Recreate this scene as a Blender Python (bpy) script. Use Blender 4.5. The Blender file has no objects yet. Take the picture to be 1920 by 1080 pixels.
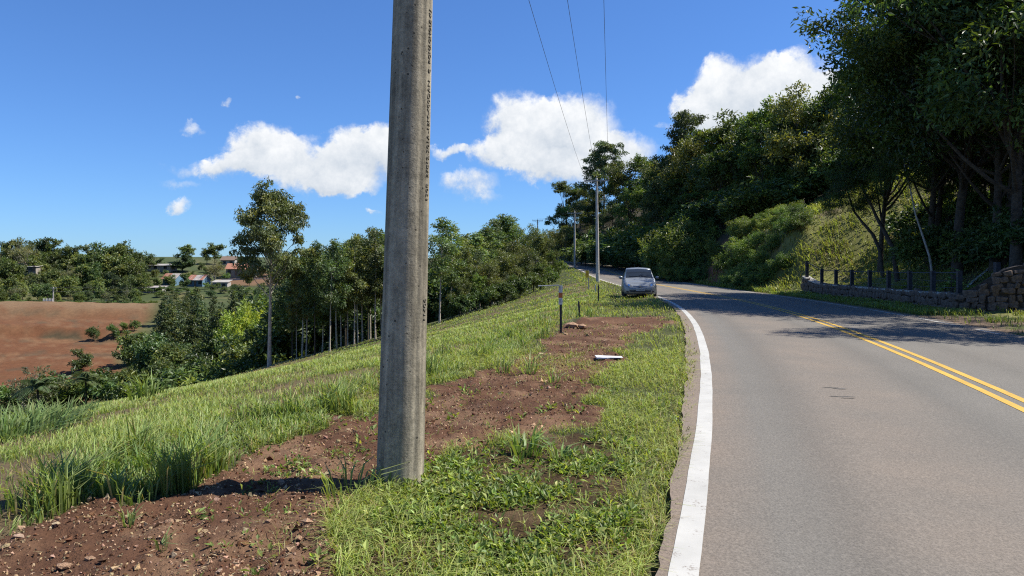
# Country road on a hillside: concrete pole, verge, field, valley, parked car, forest
import bpy, bmesh, math, random
import numpy as np
from mathutils import Vector, Matrix, Euler
from mathutils.bvhtree import BVHTree

random.seed(7)
RNG = np.random.default_rng(11)
scene = bpy.context.scene
COL = scene.collection
R = math.radians

# ------------------------------------------------------------------ camera, sky, sun, exposure
F = 1350.0; CX = 960.0; CY = 490.0; CH = 1.6          # focal length in photo pixels, horizon row, eye height
SUN_EL = 52.0; SUN_PHI = 9.0                          # sun: from the right (+X), a little beyond
cam_d = bpy.data.cameras.new("camera")
cam = bpy.data.objects.new("camera", cam_d); COL.objects.link(cam)
cam.location = (0, 0, CH); cam.rotation_euler = (R(90), 0, 0)
cam_d.sensor_width = 36; cam_d.lens = 36 * F / 1920
cam_d.shift_y = (CY - 540) / 1920
cam_d.clip_start = 0.05; cam_d.clip_end = 3000
scene.camera = cam
scene.view_settings.view_transform = 'Standard'
scene.view_settings.look = 'None'
scene.view_settings.gamma = 1.0
scene.view_settings.use_curve_mapping = False
scene.view_settings.exposure = 0.85
scene.render.engine = 'CYCLES'
scene.cycles.use_denoising = False
scene.cycles.filter_width = 1.15
scene.cycles.max_bounces = 6
scene.cycles.diffuse_bounces = 3
scene.cycles.glossy_bounces = 2
scene.cycles.transmission_bounces = 5
scene.cycles.transparent_max_bounces = 6
scene.cycles.caustics_reflective = False
scene.cycles.caustics_refractive = False

sun_dir = Vector((math.cos(R(SUN_EL)) * math.cos(R(SUN_PHI)), math.cos(R(SUN_EL)) * math.sin(R(SUN_PHI)), math.sin(R(SUN_EL))))
sl = bpy.data.lights.new("sun", 'SUN'); sl.energy = 4.8; sl.angle = R(0.53); sl.color = (1.0, 0.955, 0.87)
so = bpy.data.objects.new("sun", sl); COL.objects.link(so)
so.rotation_euler = sun_dir.to_track_quat('Z', 'Y').to_euler(); so.location = (30, 5, 60)

world = bpy.data.worlds.new("World"); scene.world = world; world.use_nodes = True

def build_world():
    nt = world.node_tree; nt.nodes.clear(); L = nt.links.new
    def nd(t, **k):
        n = nt.nodes.new(t)
        for a, b in k.items(): setattr(n, a, b)
        return n
    def mth(op, a, b=None, c=None, clamp=False):
        n = nd('ShaderNodeMath', operation=op); n.use_clamp = clamp
        for i, v in enumerate((a, b, c)):
            if v is None: continue
            if isinstance(v, (int, float)): n.inputs[i].default_value = v
            else: L(v, n.inputs[i])
        return n.outputs[0]
    sky = nd('ShaderNodeTexSky', sky_type='NISHITA')
    sky.sun_disc = False; sky.sun_elevation = R(SUN_EL); sky.sun_rotation = R(90 - SUN_PHI)
    sky.altitude = 600; sky.air_density = 1.0; sky.dust_density = 0.1; sky.ozone_density = 2.0
    gm = nd('ShaderNodeGamma'); gm.inputs['Gamma'].default_value = .84; L(sky.outputs[0], gm.inputs[0])
    hs = nd('ShaderNodeVectorMath', operation='MULTIPLY'); hs.inputs[1].default_value = (.355, .60, 1.0)   # clear mountain air: white balance towards blue
    L(gm.outputs[0], hs.inputs[0])
    bg = nd('ShaderNodeBackground'); bg.inputs['Strength'].default_value = 0.112
    L(hs.outputs[0], bg.inputs['Color'])
    # clouds: puffs at given compass bearings and heights over the horizon, edges frayed by noise
    tc = nd('ShaderNodeTexCoord')
    n1 = nd('ShaderNodeTexNoise'); n1.inputs['Scale'].default_value = 9; n1.inputs['Detail'].default_value = 7; n1.inputs['Roughness'].default_value = .62
    L(tc.outputs['Generated'], n1.inputs['Vector'])
    n2 = nd('ShaderNodeTexNoise'); n2.inputs['Scale'].default_value = 26; n2.inputs['Detail'].default_value = 9; n2.inputs['Roughness'].default_value = .66
    L(tc.outputs['Generated'], n2.inputs['Vector'])
    sep = nd('ShaderNodeSeparateXYZ'); L(tc.outputs['Generated'], sep.inputs[0])
    az = mth('ARCTAN2', sep.outputs[0], sep.outputs[1]); el = mth('ARCSINE', sep.outputs[2])
    s1 = nd('ShaderNodeSeparateColor'); L(n1.outputs['Color'], s1.inputs[0])
    s2 = nd('ShaderNodeSeparateColor'); L(n2.outputs['Color'], s2.inputs[0])
    def warp(v, a, b):
        v = mth('MULTIPLY_ADD', mth('SUBTRACT', a, .5), .085, v)
        return mth('MULTIPLY_ADD', mth('SUBTRACT', b, .5), .030, v)
    azw = warp(az, s1.outputs[0], s2.outputs[0]); elw = warp(el, s1.outputs[1], s2.outputs[1])
    puffs = []
    def px(cx, cy, rx, ry, w=1.0):
        x = (cx - CX) / F; z = (CY - cy) / F
        a = math.atan2(x, 1); e = math.atan2(z, math.hypot(x, 1))
        puffs.append((a, e, rx / F / (1 + x * x), ry / F / math.hypot(x, 1), w))
    for p in [(488,290,72,52),(565,318,100,50),(655,290,70,42),(722,290,70,46),(640,342,85,30),(430,318,65,26,.75),(365,314,60,16,.42),(330,342,40,10,.32),
              (985,225,78,56),(1075,245,95,66),(1155,282,72,44),(960,292,78,34,.9),(1045,322,90,34,.95),(880,348,60,26,.6),(850,284,48,13,.5),(900,375,40,12,.4),
              (1395,172,105,66),(1320,205,62,52),(1490,160,95,55),(1560,190,90,60),
              (336,385,22,16,.6),(360,234,24,10,.38),(428,199,11,8,.42),(548,190,5,5,.5),(702,400,14,7,.4),(1245,235,20,8,.35)]:
        px(*p)
    rr = random.Random(3)
    for k in range(13):                                   # the same fair-weather clouds go on round the rest of the sky
        a0 = R(42 + k * 22.5 + rr.uniform(-6, 6)); e0 = R(rr.uniform(6, 17))
        for j in range(4):
            puffs.append((a0 + rr.uniform(-.09, .09), e0 + rr.uniform(-.02, .025), rr.uniform(.035, .08), rr.uniform(.02, .042), rr.uniform(.7, 1)))
    dens = None; shade = None
    for (a, e, ra, re, w) in puffs:
        if a > math.pi: a -= 2 * math.pi
        dx = mth('MULTIPLY', mth('SUBTRACT', azw, a), 1 / ra); dy = mth('MULTIPLY', mth('SUBTRACT', elw, e), 1 / re)
        r2 = mth('MULTIPLY_ADD', dx, dx, mth('MULTIPLY', dy, dy))
        g = mth('MULTIPLY', mth('MAXIMUM', mth('SUBTRACT', 1.25, r2), 0), w)
        dens = g if dens is None else mth('ADD', dens, g)
        sh = mth('MULTIPLY', g, dy); shade = sh if shade is None else mth('ADD', shade, sh)
    fray = mth('ADD', mth('MULTIPLY', mth('SUBTRACT', n1.outputs[0], .5), 1.7), mth('MULTIPLY', mth('SUBTRACT', n2.outputs[0], .5), 2.0))
    dd = mth('ADD', mth('MINIMUM', dens, 1.6), mth('MULTIPLY', fray, mth('MINIMUM', mth('MULTIPLY', dens, 1.6), 1)))
    mr = nd('ShaderNodeMapRange', interpolation_type='SMOOTHSTEP'); mr.inputs[1].default_value = .02; mr.inputs[2].default_value = .98
    L(dd, mr.inputs[0])
    # sunlit tops are white, the undersides a little greyer
    low = mth('DIVIDE', shade, mth('MAXIMUM', dens, .05))
    tone = mth('ADD', mth('MULTIPLY', low, .45), mth('MULTIPLY', mth('SUBTRACT', n2.outputs[0], .5), 2.0))
    tr = nd('ShaderNodeMapRange'); tr.inputs[1].default_value = -.55; tr.inputs[2].default_value = .62
    L(tone, tr.inputs[0])
    cmix = nd('ShaderNodeMix', data_type='RGBA'); L(tr.outputs[0], cmix.inputs[0])
    cmix.inputs[6].default_value = (.54, .61, .70, 1); cmix.inputs[7].default_value = (.96, .97, .98, 1)
    bg2 = nd('ShaderNodeBackground'); bg2.inputs['Strength'].default_value = .60
    L(cmix.outputs[2], bg2.inputs['Color'])
    ms = nd('ShaderNodeMixShader'); L(mr.outputs[0], ms.inputs[0]); L(bg.outputs[0], ms.inputs[1]); L(bg2.outputs[0], ms.inputs[2])
    out = nd('ShaderNodeOutputWorld'); L(ms.outputs[0], out.inputs[0])
    world.cycles.sampling_method = 'MANUAL'; world.cycles.sample_map_resolution = 512
build_world()

# ------------------------------------------------------------------ numpy noise, road line, terrain heights
def hsh(ix, iy, seed):
    h = (ix.astype(np.int64) * 374761393 + iy.astype(np.int64) * 668265263 + seed * 1442695041) & 0xffffffff
    h = ((h ^ (h >> 13)) * 1274126177) & 0xffffffff
    return ((h ^ (h >> 16)) & 0xffff) / 65535.0
def vnoise(x, y, seed=0):
    ix = np.floor(x); iy = np.floor(y); fx = x - ix; fy = y - iy
    fx = fx * fx * (3 - 2 * fx); fy = fy * fy * (3 - 2 * fy)
    a = hsh(ix, iy, seed); b = hsh(ix + 1, iy, seed); c = hsh(ix, iy + 1, seed); d = hsh(ix + 1, iy + 1, seed)
    return (a * (1 - fx) + b * fx) * (1 - fy) + (c * (1 - fx) + d * fx) * fy
def fbm(x, y, o=4, seed=0):
    t = 0; a = .5
    for k in range(o):
        t = t + a * (vnoise(x, y, seed + k) - .5) * 2; x = x * 2.03 + 7.1; y = y * 2.03 + 3.7; a *= .5
    return t
def sst(a, b, x):
    t = np.clip((x - a) / (b - a), 0, 1); return t * t * (3 - 2 * t)
DS = .5
def heading(s):
    return np.interp(s, [-40, 0, 12, 38, 50, 95, 150, 190], [17.2, 17.2, 12.9, 3.2, 1.6, 1.0, -42, -62])
def build_line(x0=.90, y0=3.75, s0=-40, s1=185):
    def run(n, sg):
        x, y = x0, y0; out = []
        for i in range(n):
            h = math.radians(float(heading(sg * DS * (i + .5))))
            x += sg * DS * math.sin(h); y += sg * DS * math.cos(h); out.append((x, y))
        return out
    f = run(int(s1 / DS), 1); b = run(int(-s0 / DS), -1)[::-1]
    P = np.array(b + [(x0, y0)] + f); return P, np.arange(len(P)) * DS + s0
LP, LS = build_line()
LT = np.gradient(LP, axis=0); LT /= np.linalg.norm(LT, axis=1)[:, None]
LN = np.stack([LT[:, 1], -LT[:, 0]], 1)
def frame(X, Y):
    X = np.atleast_1d(X).astype(float); Y = np.atleast_1d(Y).astype(float)
    s = np.empty_like(X); u = np.empty_like(X)
    for a in range(0, len(X), 20000):
        q = slice(a, a + 20000)
        d = (X[q, None] - LP[None, ::2, 0]) ** 2 + (Y[q, None] - LP[None, ::2, 1]) ** 2
        i = d.argmin(1) * 2
        dx = X[q] - LP[i, 0]; dy = Y[q] - LP[i, 1]
        s[q] = LS[i] + dx * LT[i, 0] + dy * LT[i, 1]; u[q] = dx * LN[i, 0] + dy * LN[i, 1]
    return s, u
_zs = np.array([-40, 0, 10, 20, 30, 42, 55, 64, 80, 98, 120, 140, 185.])
_zz = np.array([0, 0, 0, -.04, -.14, -.22, -.24, -.2, .05, .6, 1.5, 2.2, 3.5])
def zr(s): return sum(np.interp(s + o, _zs, _zz) for o in (-4, -2, 0, 2, 4)) / 5
def roadz(s, u): return zr(s) - .015 * np.clip(u, -.5, 7.6)
def edge_w(s): return np.interp(s, [-40, 0, 8, 15, 25, 40, 60, 80, 185], [4.6, 3.9, 3.75, 3.4, 3.1, 2.6, 1.9, 1.6, 1.5])
def height(X, Y):
    shp = np.shape(X); X = np.ravel(X).astype(float); Y = np.ravel(Y).astype(float)
    s, u = frame(X, Y); base = roadz(s, u) - .13 * sst(22, 32, s) * sst(58, 46, s) * sst(-.3, -1.3, u)
    v = np.maximum(-u - edge_w(s), 0)                                   # metres down the field from the verge
    m = np.interp(Y, [-20, 4, 15, 30, 48, 65, 120], [.17, .18, .20, .24, .285, .31, .34])
    left = base - m * (np.sqrt(v * v + 1.2) - 1.095) * (1 - .10 * sst(5, 30, v))
    left = left - 9 * sst(66, 112, Y) * sst(0, 25, v)
    opp = np.interp(Y, [0, 60, 95, 112, 124, 132, 150, 200, 215, 232, 250, 265, 282, 292, 318, 340, 400, 700],
                    [-60, -40, -27, -23.3, -22.4, -20.8, -17.6, -11.2, -11.0, -10.2, -8.9, -7.3, -4.2, -2.2, -.6, 1.2, 3.4, 5])
    opp = opp + (.9 * np.tanh((Y - 171 - 5 * fbm(X / 30, Y / 60, 2, 71)) / .7) + .7 * np.tanh((Y - 190 - 4 * fbm(X / 24, Y / 60, 2, 72)) / .8) + .35 * fbm(X / 6, Y / 2.5, 3, 73)) * sst(128, 140, Y) * sst(206, 200, Y)
    opp = opp + 1.2 * fbm(X / 45 + 3, Y / 45, 3, 5) * sst(120, 150, Y) + sst(-130, -200, X) * sst(215, 300, Y) * 2.5
    k = 1.2; dd = left - opp
    sm = np.maximum(left, opp) + np.exp(-np.minimum(np.abs(dd) / k, 20)) * k * .5
    left = np.where(Y > 60, left + (sm - left) * sst(60, 66, Y), left)
    left = left + fbm(X / 3, Y / 3, 3, 9) * .10 * sst(0, 4, v)
    gentle = .35 * sst(9.9, 10.6, u) + .40 * np.clip(u - 11.2, 0, 39) + .12 * np.maximum(u - 50.2, 0)
    gl = sst(23, 27, Y); gentle = gentle * gl + .28 * np.maximum(u - 14, 0) * (1 - gl)
    bank = 4.3 * sst(8.3, 11.4, u) + .40 * np.clip(u - 11., 0, 39) + .12 * np.maximum(u - 50, 0)
    t = sst(43, 49, Y)
    hm = 1 - (1 - sst(-12, 22, X)) * sst(95, 125, Y)
    right = base + (gentle * (1 - t) + bank * t) * hm + fbm(X / 2.5, Y / 2.5, 3, 4) * .25 * sst(9.5, 13, u)
    z = np.where(u < 0, left, np.where(u > 7.9, right, base))
    w = sst(-14, -45, X) * sst(112, 135, Y)
    z = z * (1 - w) + opp * w
    w2 = sst(150, 185, Y); z = z * (1 - w2) + np.minimum(z, 4. - 4 * sst(200, 260, Y) * sst(-60, 0, X)) * w2
    z = np.where((u > -.35) & (u < 7.4), z - .06, z)
    return z.reshape(shp)
def h1(x, y): return float(height(np.array([x]), np.array([y]))[0])
def atx(px, d): return (px - CX) / F * d
def ground_px(px, py):
    z = 0.
    for _ in range(25):
        d = (CH - z) * F / (py - CY); x = (px - CX) / F * d; z = .5 * z + .5 * float(roadz(*frame([x], [d]))[0])
    return x, d
def in_poly(X, Y, poly):
    c = np.zeros(X.shape, bool); n = len(poly); j = n - 1
    for i in range(n):
        xi, yi = poly[i]; xj, yj = poly[j]
        if yi != yj:
            t = ((yi > Y) != (yj > Y)) & (X < (xj - xi) * (Y - yi) / (yj - yi) + xi); c ^= t
        j = i
    return c
DIRT = [ground_px(*p) for p in [(-700,1500),(-300,1150),(0,1012),(60,988),(150,948),(300,925),(430,893),(485,832),(600,802),(705,775),(800,737),(850,712),(950,682),(1000,664),(1035,640),(1052,614),(1100,598),(1245,594),
        (1258,612),(1180,632),(1160,660),(1178,680),(1120,700),(1120,760),(1090,812),(960,805),(935,838),(800,850),(792,905),(700,940),(645,985),(610,1080),(560,1300),(400,1700)]]
WEED = [ground_px(*p) for p in [(800,850),(935,838),(960,805),(1090,812),(1180,830),(1215,900),(1195,1000),(1170,1100),(1100,1500),(560,1400),(610,1080),(645,985),(700,940),(792,905)]]
def dirt_mask(X, Y):
    wx = X + .5 * fbm(X / .6, Y / .9, 4, 21); wy = Y + .7 * fbm(X / .6 + 9, Y / .9, 4, 22)
    return in_poly(wx, wy, DIRT)

# ------------------------------------------------------------------ mesh helpers
def np_mesh(name, V, Q, col=None, smooth=False, attrs=None):
    """vertices (n,3), quads (m,4), optional point colours (n,3)"""
    V = np.ascontiguousarray(V, np.float32); Q = np.ascontiguousarray(Q, np.int32)
    me = bpy.data.meshes.new(name); n = Q.shape[1]
    me.vertices.add(len(V)); me.vertices.foreach_set('co', V.ravel())
    me.loops.add(Q.size); me.loops.foreach_set('vertex_index', Q.ravel())
    me.polygons.add(len(Q)); me.polygons.foreach_set('loop_start', np.arange(0, Q.size, n, dtype=np.int32))
    me.polygons.foreach_set('use_smooth', np.full(len(Q), smooth, bool))
    if col is not None:
        a = me.color_attributes.new('Col', 'FLOAT_COLOR', 'POINT')
        c = np.ones((len(V), 4), np.float32); c[:, :3] = col; a.data.foreach_set('color', c.ravel())
    for k, v in (attrs or {}).items():
        a = me.attributes.new(k, 'FLOAT', 'POINT'); a.data.foreach_set('value', np.ascontiguousarray(v, np.float32))
    me.update(calc_edges=True)
    return me
class MB:
    """small shapes collected into one mesh"""
    def __init__(s): s.v = []; s.f = []
    def add(s, vs, fs):
        o = len(s.v); s.v += [tuple(p) for p in vs]; s.f += [tuple(o + i for i in f) for f in fs]; return s
    def box(s, c, d, rot=None):
        hx, hy, hz = d[0] / 2, d[1] / 2, d[2] / 2
        P = [Vector((x, y, z)) for z in (-hz, hz) for x, y in ((-hx, -hy), (hx, -hy), (hx, hy), (-hx, hy))]
        if rot: P = [rot @ p for p in P]
        return s.add([p + Vector(c) for p in P], [(0, 3, 2, 1), (4, 5, 6, 7), (0, 1, 5, 4), (1, 2, 6, 5), (2, 3, 7, 6), (3, 0, 4, 7)])
    def tube(s, pts, rad, n=8, cap=True):
        pts = [Vector(p) for p in pts]; o = len(s.v); rings = []
        for i, p in enumerate(pts):
            t = (pts[min(i + 1, len(pts) - 1)] - pts[max(i - 1, 0)]).normalized()
            a = t.cross(Vector((0, 0, 1)) if abs(t.z) < .9 else Vector((1, 0, 0))).normalized(); b = t.cross(a)
            r = rad[i] if hasattr(rad, '__len__') else rad
            rings.append([p + a * r * math.cos(2 * math.pi * k / n) + b * r * math.sin(2 * math.pi * k / n) for k in range(n)])
        s.v += [tuple(p) for r_ in rings for p in r_]
        for i in range(len(pts) - 1):
            for k in range(n):
                k2 = (k + 1) % n; s.f.append((o + i * n + k, o + i * n + k2, o + (i + 1) * n + k2, o + (i + 1) * n + k))
        if cap:
            s.f.append(tuple(o + k for k in range(n))[::-1]); s.f.append(tuple(o + (len(pts) - 1) * n + k for k in range(n)))
        return s
    def mesh(s, name, smooth=False):
        me = bpy.data.meshes.new(name); me.from_pydata(s.v, [], s.f)
        if smooth: me.polygons.foreach_set('use_smooth', [True] * len(me.polygons))
        me.update(); return me
    def obj(s, name, m, parent=None, smooth=False): return link(name, s.mesh(name, smooth), m, parent)
def link(name, me, m=None, parent=None):
    if m is not None and not me.materials: me.materials.append(m)
    o = bpy.data.objects.new(name, me); COL.objects.link(o)
    if parent: o.parent = parent
    return o
def tag(o, label=None, cat=None, group=None, kind=None):
    for k, v in (('label', label), ('category', cat), ('group', group), ('kind', kind)):
        if v: o[k] = v
    return o
def empty(name, loc=(0, 0, 0), rz=0, label=None, cat=None, group=None):
    o = bpy.data.objects.new(name, None); COL.objects.link(o); o.location = loc; o.rotation_euler = (0, 0, rz)
    o.empty_display_size = .2
    return tag(o, label, cat, group)

# ------------------------------------------------------------------ materials
def new_mat(name):
    m = bpy.data.materials.new(name); m.use_nodes = True; nt = m.node_tree; b = nt.nodes['Principled BSDF']
    return m, nt, b
def simple(name, c, rough=.7, metal=0, spec=.5, var=.15, scale=8, bump=0, detail=5):
    m, nt, b = new_mat(name); L = nt.links.new
    tc = nt.nodes.new('ShaderNodeTexCoord'); n = nt.nodes.new('ShaderNodeTexNoise'); n.inputs['Scale'].default_value = scale; n.inputs['Detail'].default_value = detail
    L(tc.outputs['Object'], n.inputs['Vector'])
    mr = nt.nodes.new('ShaderNodeMapRange'); mr.inputs[1].default_value = .3; mr.inputs[2].default_value = .7; mr.inputs[3].default_value = 1 - var; mr.inputs[4].default_value = 1 + var
    L(n.outputs[0], mr.inputs[0])
    mx = nt.nodes.new('ShaderNodeVectorMath'); mx.operation = 'SCALE'; mx.inputs[0].default_value = c[:3]; L(mr.outputs[0], mx.inputs['Scale'])
    L(mx.outputs[0], b.inputs['Base Color'])
    b.inputs['Roughness'].default_value = rough; b.inputs['Metallic'].default_value = metal; b.inputs['Specular IOR Level'].default_value = spec
    if bump:
        bp = nt.nodes.new('ShaderNodeBump'); bp.inputs['Strength'].default_value = bump; bp.inputs['Distance'].default_value = .02
        L(n.outputs[0], bp.inputs['Height']); L(bp.outputs[0], b.inputs['Normal'])
    return m
def leaf_mat(name, rough=.45, spec=.4, transl=.3, tint=.28):
    m, nt, b = new_mat(name); L = nt.links.new
    at = nt.nodes.new('ShaderNodeAttribute'); at.attribute_name = 'Col'
    oi = nt.nodes.new('ShaderNodeObjectInfo')
    mr = nt.nodes.new('ShaderNodeMapRange'); g_ = 1.38 if tint else 1.0; mr.inputs[3].default_value = g_ * (1 - tint); mr.inputs[4].default_value = g_ * (1 + tint); L(oi.outputs['Random'], mr.inputs[0])
    sc = nt.nodes.new('ShaderNodeVectorMath'); sc.operation = 'SCALE'; L(at.outputs['Color'], sc.inputs[0]); L(mr.outputs[0], sc.inputs['Scale'])
    if tint:                                        # every plant has its own hue
        hm = nt.nodes.new('ShaderNodeMix'); hm.data_type = 'RGBA'; wn = nt.nodes.new('ShaderNodeTexWhiteNoise'); wn.noise_dimensions = '1D'
        L(oi.outputs['Random'], wn.inputs['W']); L(wn.outputs['Value'], hm.inputs[0]); hm.inputs[6].default_value = (1.14, 1.04, .86, 1); hm.inputs[7].default_value = (.84, .97, 1.08, 1)
        mu = nt.nodes.new('ShaderNodeVectorMath'); mu.operation = 'MULTIPLY'; L(sc.outputs[0], mu.inputs[0]); L(hm.outputs[2], mu.inputs[1]); sc = mu
    L(sc.outputs[0], b.inputs['Base Color']); b.inputs['Roughness'].default_value = rough; b.inputs['Specular IOR Level'].default_value = spec
    tr = nt.nodes.new('ShaderNodeBsdfTranslucent')
    hs = nt.nodes.new('ShaderNodeMix'); hs.data_type = 'RGBA'; hs.blend_type = 'MULTIPLY'; hs.inputs[0].default_value = 1
    L(sc.outputs[0], hs.inputs[6]); hs.inputs[7].default_value = (1.5, 1.5, .55, 1); L(hs.outputs[2], tr.inputs['Color'])
    ms = nt.nodes.new('ShaderNodeMixShader'); ms.inputs[0].default_value = transl
    L(b.outputs[0], ms.inputs[1]); L(tr.outputs[0], ms.inputs[2]); L(ms.outputs[0], nt.nodes['Material Output'].inputs[0])
    return m
def ground_mat():
    m, nt, b = new_mat('ground'); L = nt.links.new
    at = nt.nodes.new('ShaderNodeAttribute'); at.attribute_name = 'Col'
    tc = nt.nodes.new('ShaderNodeTexCoord'); outs = []
    for sc_, de in ((60, 6), (14, 5), (1.1, 6)):
        n = nt.nodes.new('ShaderNodeTexNoise'); n.inputs['Scale'].default_value = sc_; n.inputs['Detail'].default_value = de; n.inputs['Roughness'].default_value = .65
        L(tc.outputs['Object'], n.inputs['Vector']); outs.append(n.outputs[0])
    def mth(op, a, b_=None, c=None):
        n = nt.nodes.new('ShaderNodeMath'); n.operation = op
        for i, v in enumerate((a, b_, c)):
            if v is None: continue
            if isinstance(v, (int, float)): n.inputs[i].default_value = v
            else: L(v, n.inputs[i])
        return n.outputs[0]
    f = mth('ADD', mth('MULTIPLY', outs[0], .9), mth('ADD', mth('MULTIPLY', outs[1], .7), mth('MULTIPLY', outs[2], .8)))
    mr = nt.nodes.new('ShaderNodeMapRange'); mr.inputs[1].default_value = .75; mr.inputs[2].default_value = 1.65; mr.inputs[3].default_value = .5; mr.inputs[4].default_value = 1.5; L(f, mr.inputs[0])
    sc = nt.nodes.new('ShaderNodeVectorMath'); sc.operation = 'SCALE'; L(at.outputs['Color'], sc.inputs[0]); L(mr.outputs[0], sc.inputs['Scale'])
    L(sc.outputs[0], b.inputs['Base Color']); b.inputs['Roughness'].default_value = .95; b.inputs['Specular IOR Level'].default_value = .15
    bp = nt.nodes.new('ShaderNodeBump'); bp.inputs['Strength'].default_value = .9; bp.inputs['Distance'].default_value = .03
    L(mth('ADD', mth('MULTIPLY', outs[0], .5), outs[1]), bp.inputs['Height']); L(bp.outputs[0], b.inputs['Normal'])
    return m
def asphalt_mat():
    m, nt, b = new_mat('asphalt'); L = nt.links.new
    tc = nt.nodes.new('ShaderNodeTexCoord'); au = nt.nodes.new('ShaderNodeAttribute'); au.attribute_name = 'lat'
    def mth(op, a, b_=None, c=None, cl=False):
        n = nt.nodes.new('ShaderNodeMath'); n.operation = op; n.use_clamp = cl
        for i, v in enumerate((a, b_, c)):
            if v is None: continue
            if isinstance(v, (int, float)): n.inputs[i].default_value = v
            else: L(v, n.inputs[i])
        return n.outputs[0]
    def noise(sc_, de=5, ro=.6):
        n = nt.nodes.new('ShaderNodeTexNoise'); n.inputs['Scale'].default_value = sc_; n.inputs['Detail'].default_value = de; n.inputs['Roughness'].default_value = ro
        L(tc.outputs['Object'], n.inputs['Vector']); return n.outputs[0]
    trk = mth('ADD', mth('MAXIMUM', mth('SUBTRACT', 1, mth('MULTIPLY', mth('ABSOLUTE', mth('SUBTRACT', mth('ABSOLUTE', mth('SUBTRACT', au.outputs['Fac'], 1.8)), .85)), 2.6)), 0), mth('MAXIMUM', mth('SUBTRACT', 1, mth('MULTIPLY', mth('ABSOLUTE', mth('SUBTRACT', mth('ABSOLUTE', mth('SUBTRACT', au.outputs['Fac'], 5.4)), .85)), 2.6)), 0))   # wheel tracks
    nf = noise(95, 3, .8); nm = noise(28, 4, .7); nl = noise(.55, 5, .6); n3 = noise(.18, 4, .6)
    vo = nt.nodes.new('ShaderNodeTexVoronoi'); vo.inputs['Scale'].default_value = 55; L(tc.outputs['Object'], vo.inputs['Vector'])
    lat = au.outputs['Fac']
    def bump_at(c, w):                              # reddish dust lies in soft bands along the road
        d = mth('DIVIDE', mth('SUBTRACT', lat, c), w); return mth('MAXIMUM', mth('SUBTRACT', 1, mth('MULTIPLY', d, d)), 0)
    dust = mth('ADD', mth('MULTIPLY', bump_at(-.25, .75), 1.1), mth('ADD', mth('MULTIPLY', bump_at(1.75, 1.0), .6), mth('MULTIPLY', bump_at(7.2, .7), .8)))
    dust = mth('MULTIPLY', dust, mth('MULTIPLY_ADD', nl, 1.7, -.25), cl=True)
    dust = mth('ADD', dust, mth('MULTIPLY', mth('SUBTRACT', n3, .45), .5), cl=True)
    dust = mth('MAXIMUM', dust, mth('MULTIPLY', mth('LESS_THAN', lat, -.07), mth('MULTIPLY_ADD', nl, .8, .45)), cl=True)   # soil washed onto the strip outside the line
    g = mth('ADD', mth('MULTIPLY', nf, .8), mth('ADD', mth('MULTIPLY', nm, .45), mth('MULTIPLY', vo.outputs['Distance'], .35)))
    mr = nt.nodes.new('ShaderNodeMapRange'); mr.inputs[1].default_value = .45; mr.inputs[2].default_value = 1.05; mr.inputs[3].default_value = .55; mr.inputs[4].default_value = 1.42; L(g, mr.inputs[0])
    mx = nt.nodes.new('ShaderNodeMix'); mx.data_type = 'RGBA'; L(dust, mx.inputs[0])
    mx.inputs[6].default_value = (.120, .110, .094, 1); mx.inputs[7].default_value = (.165, .126, .094, 1)
    # dark scuffs and hairline cracks
    n6 = noise(2.2, 6, .7)
    wv = nt.nodes.new('ShaderNodeTexVoronoi'); wv.feature = 'DISTANCE_TO_EDGE'; wv.inputs['Scale'].default_value = .7
    wm = nt.nodes.new('ShaderNodeVectorMath'); wm.operation = 'ADD'; L(tc.outputs['Object'], wm.inputs[0])
    nv = nt.nodes.new('ShaderNodeTexNoise'); nv.inputs['Scale'].default_value = 1.6; nv.inputs['Detail'].default_value = 5; L(tc.outputs['Object'], nv.inputs['Vector'])
    L(nv.outputs['Color'], wm.inputs[1]); L(wm.outputs[0], wv.inputs['Vector'])
    crack = mth('MULTIPLY', mth('LESS_THAN', wv.outputs['Distance'], .004), mth('GREATER_THAN', n6, .66))
    k = mth('MULTIPLY', mth('MULTIPLY', mr.outputs[0], mth('SUBTRACT', 1, mth('MULTIPLY', crack, .7))), mth('SUBTRACT', mth('MULTIPLY_ADD', nl, .34, .86), mth('MULTIPLY', trk, mth('MULTIPLY', nl, .26))))
    sc = nt.nodes.new('ShaderNodeVectorMath'); sc.operation = 'SCALE'; L(mx.outputs[2], sc.inputs[0]); L(k, sc.inputs['Scale'])
    L(sc.outputs[0], b.inputs['Base Color']); b.inputs['Roughness'].default_value = .82; b.inputs['Specular IOR Level'].default_value = .35
    bp = nt.nodes.new('ShaderNodeBump'); bp.inputs['Strength'].default_value = .6; bp.inputs['Distance'].default_value = .008
    L(g, bp.inputs['Height']); L(bp.outputs[0], b.inputs['Normal'])
    return m
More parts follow.
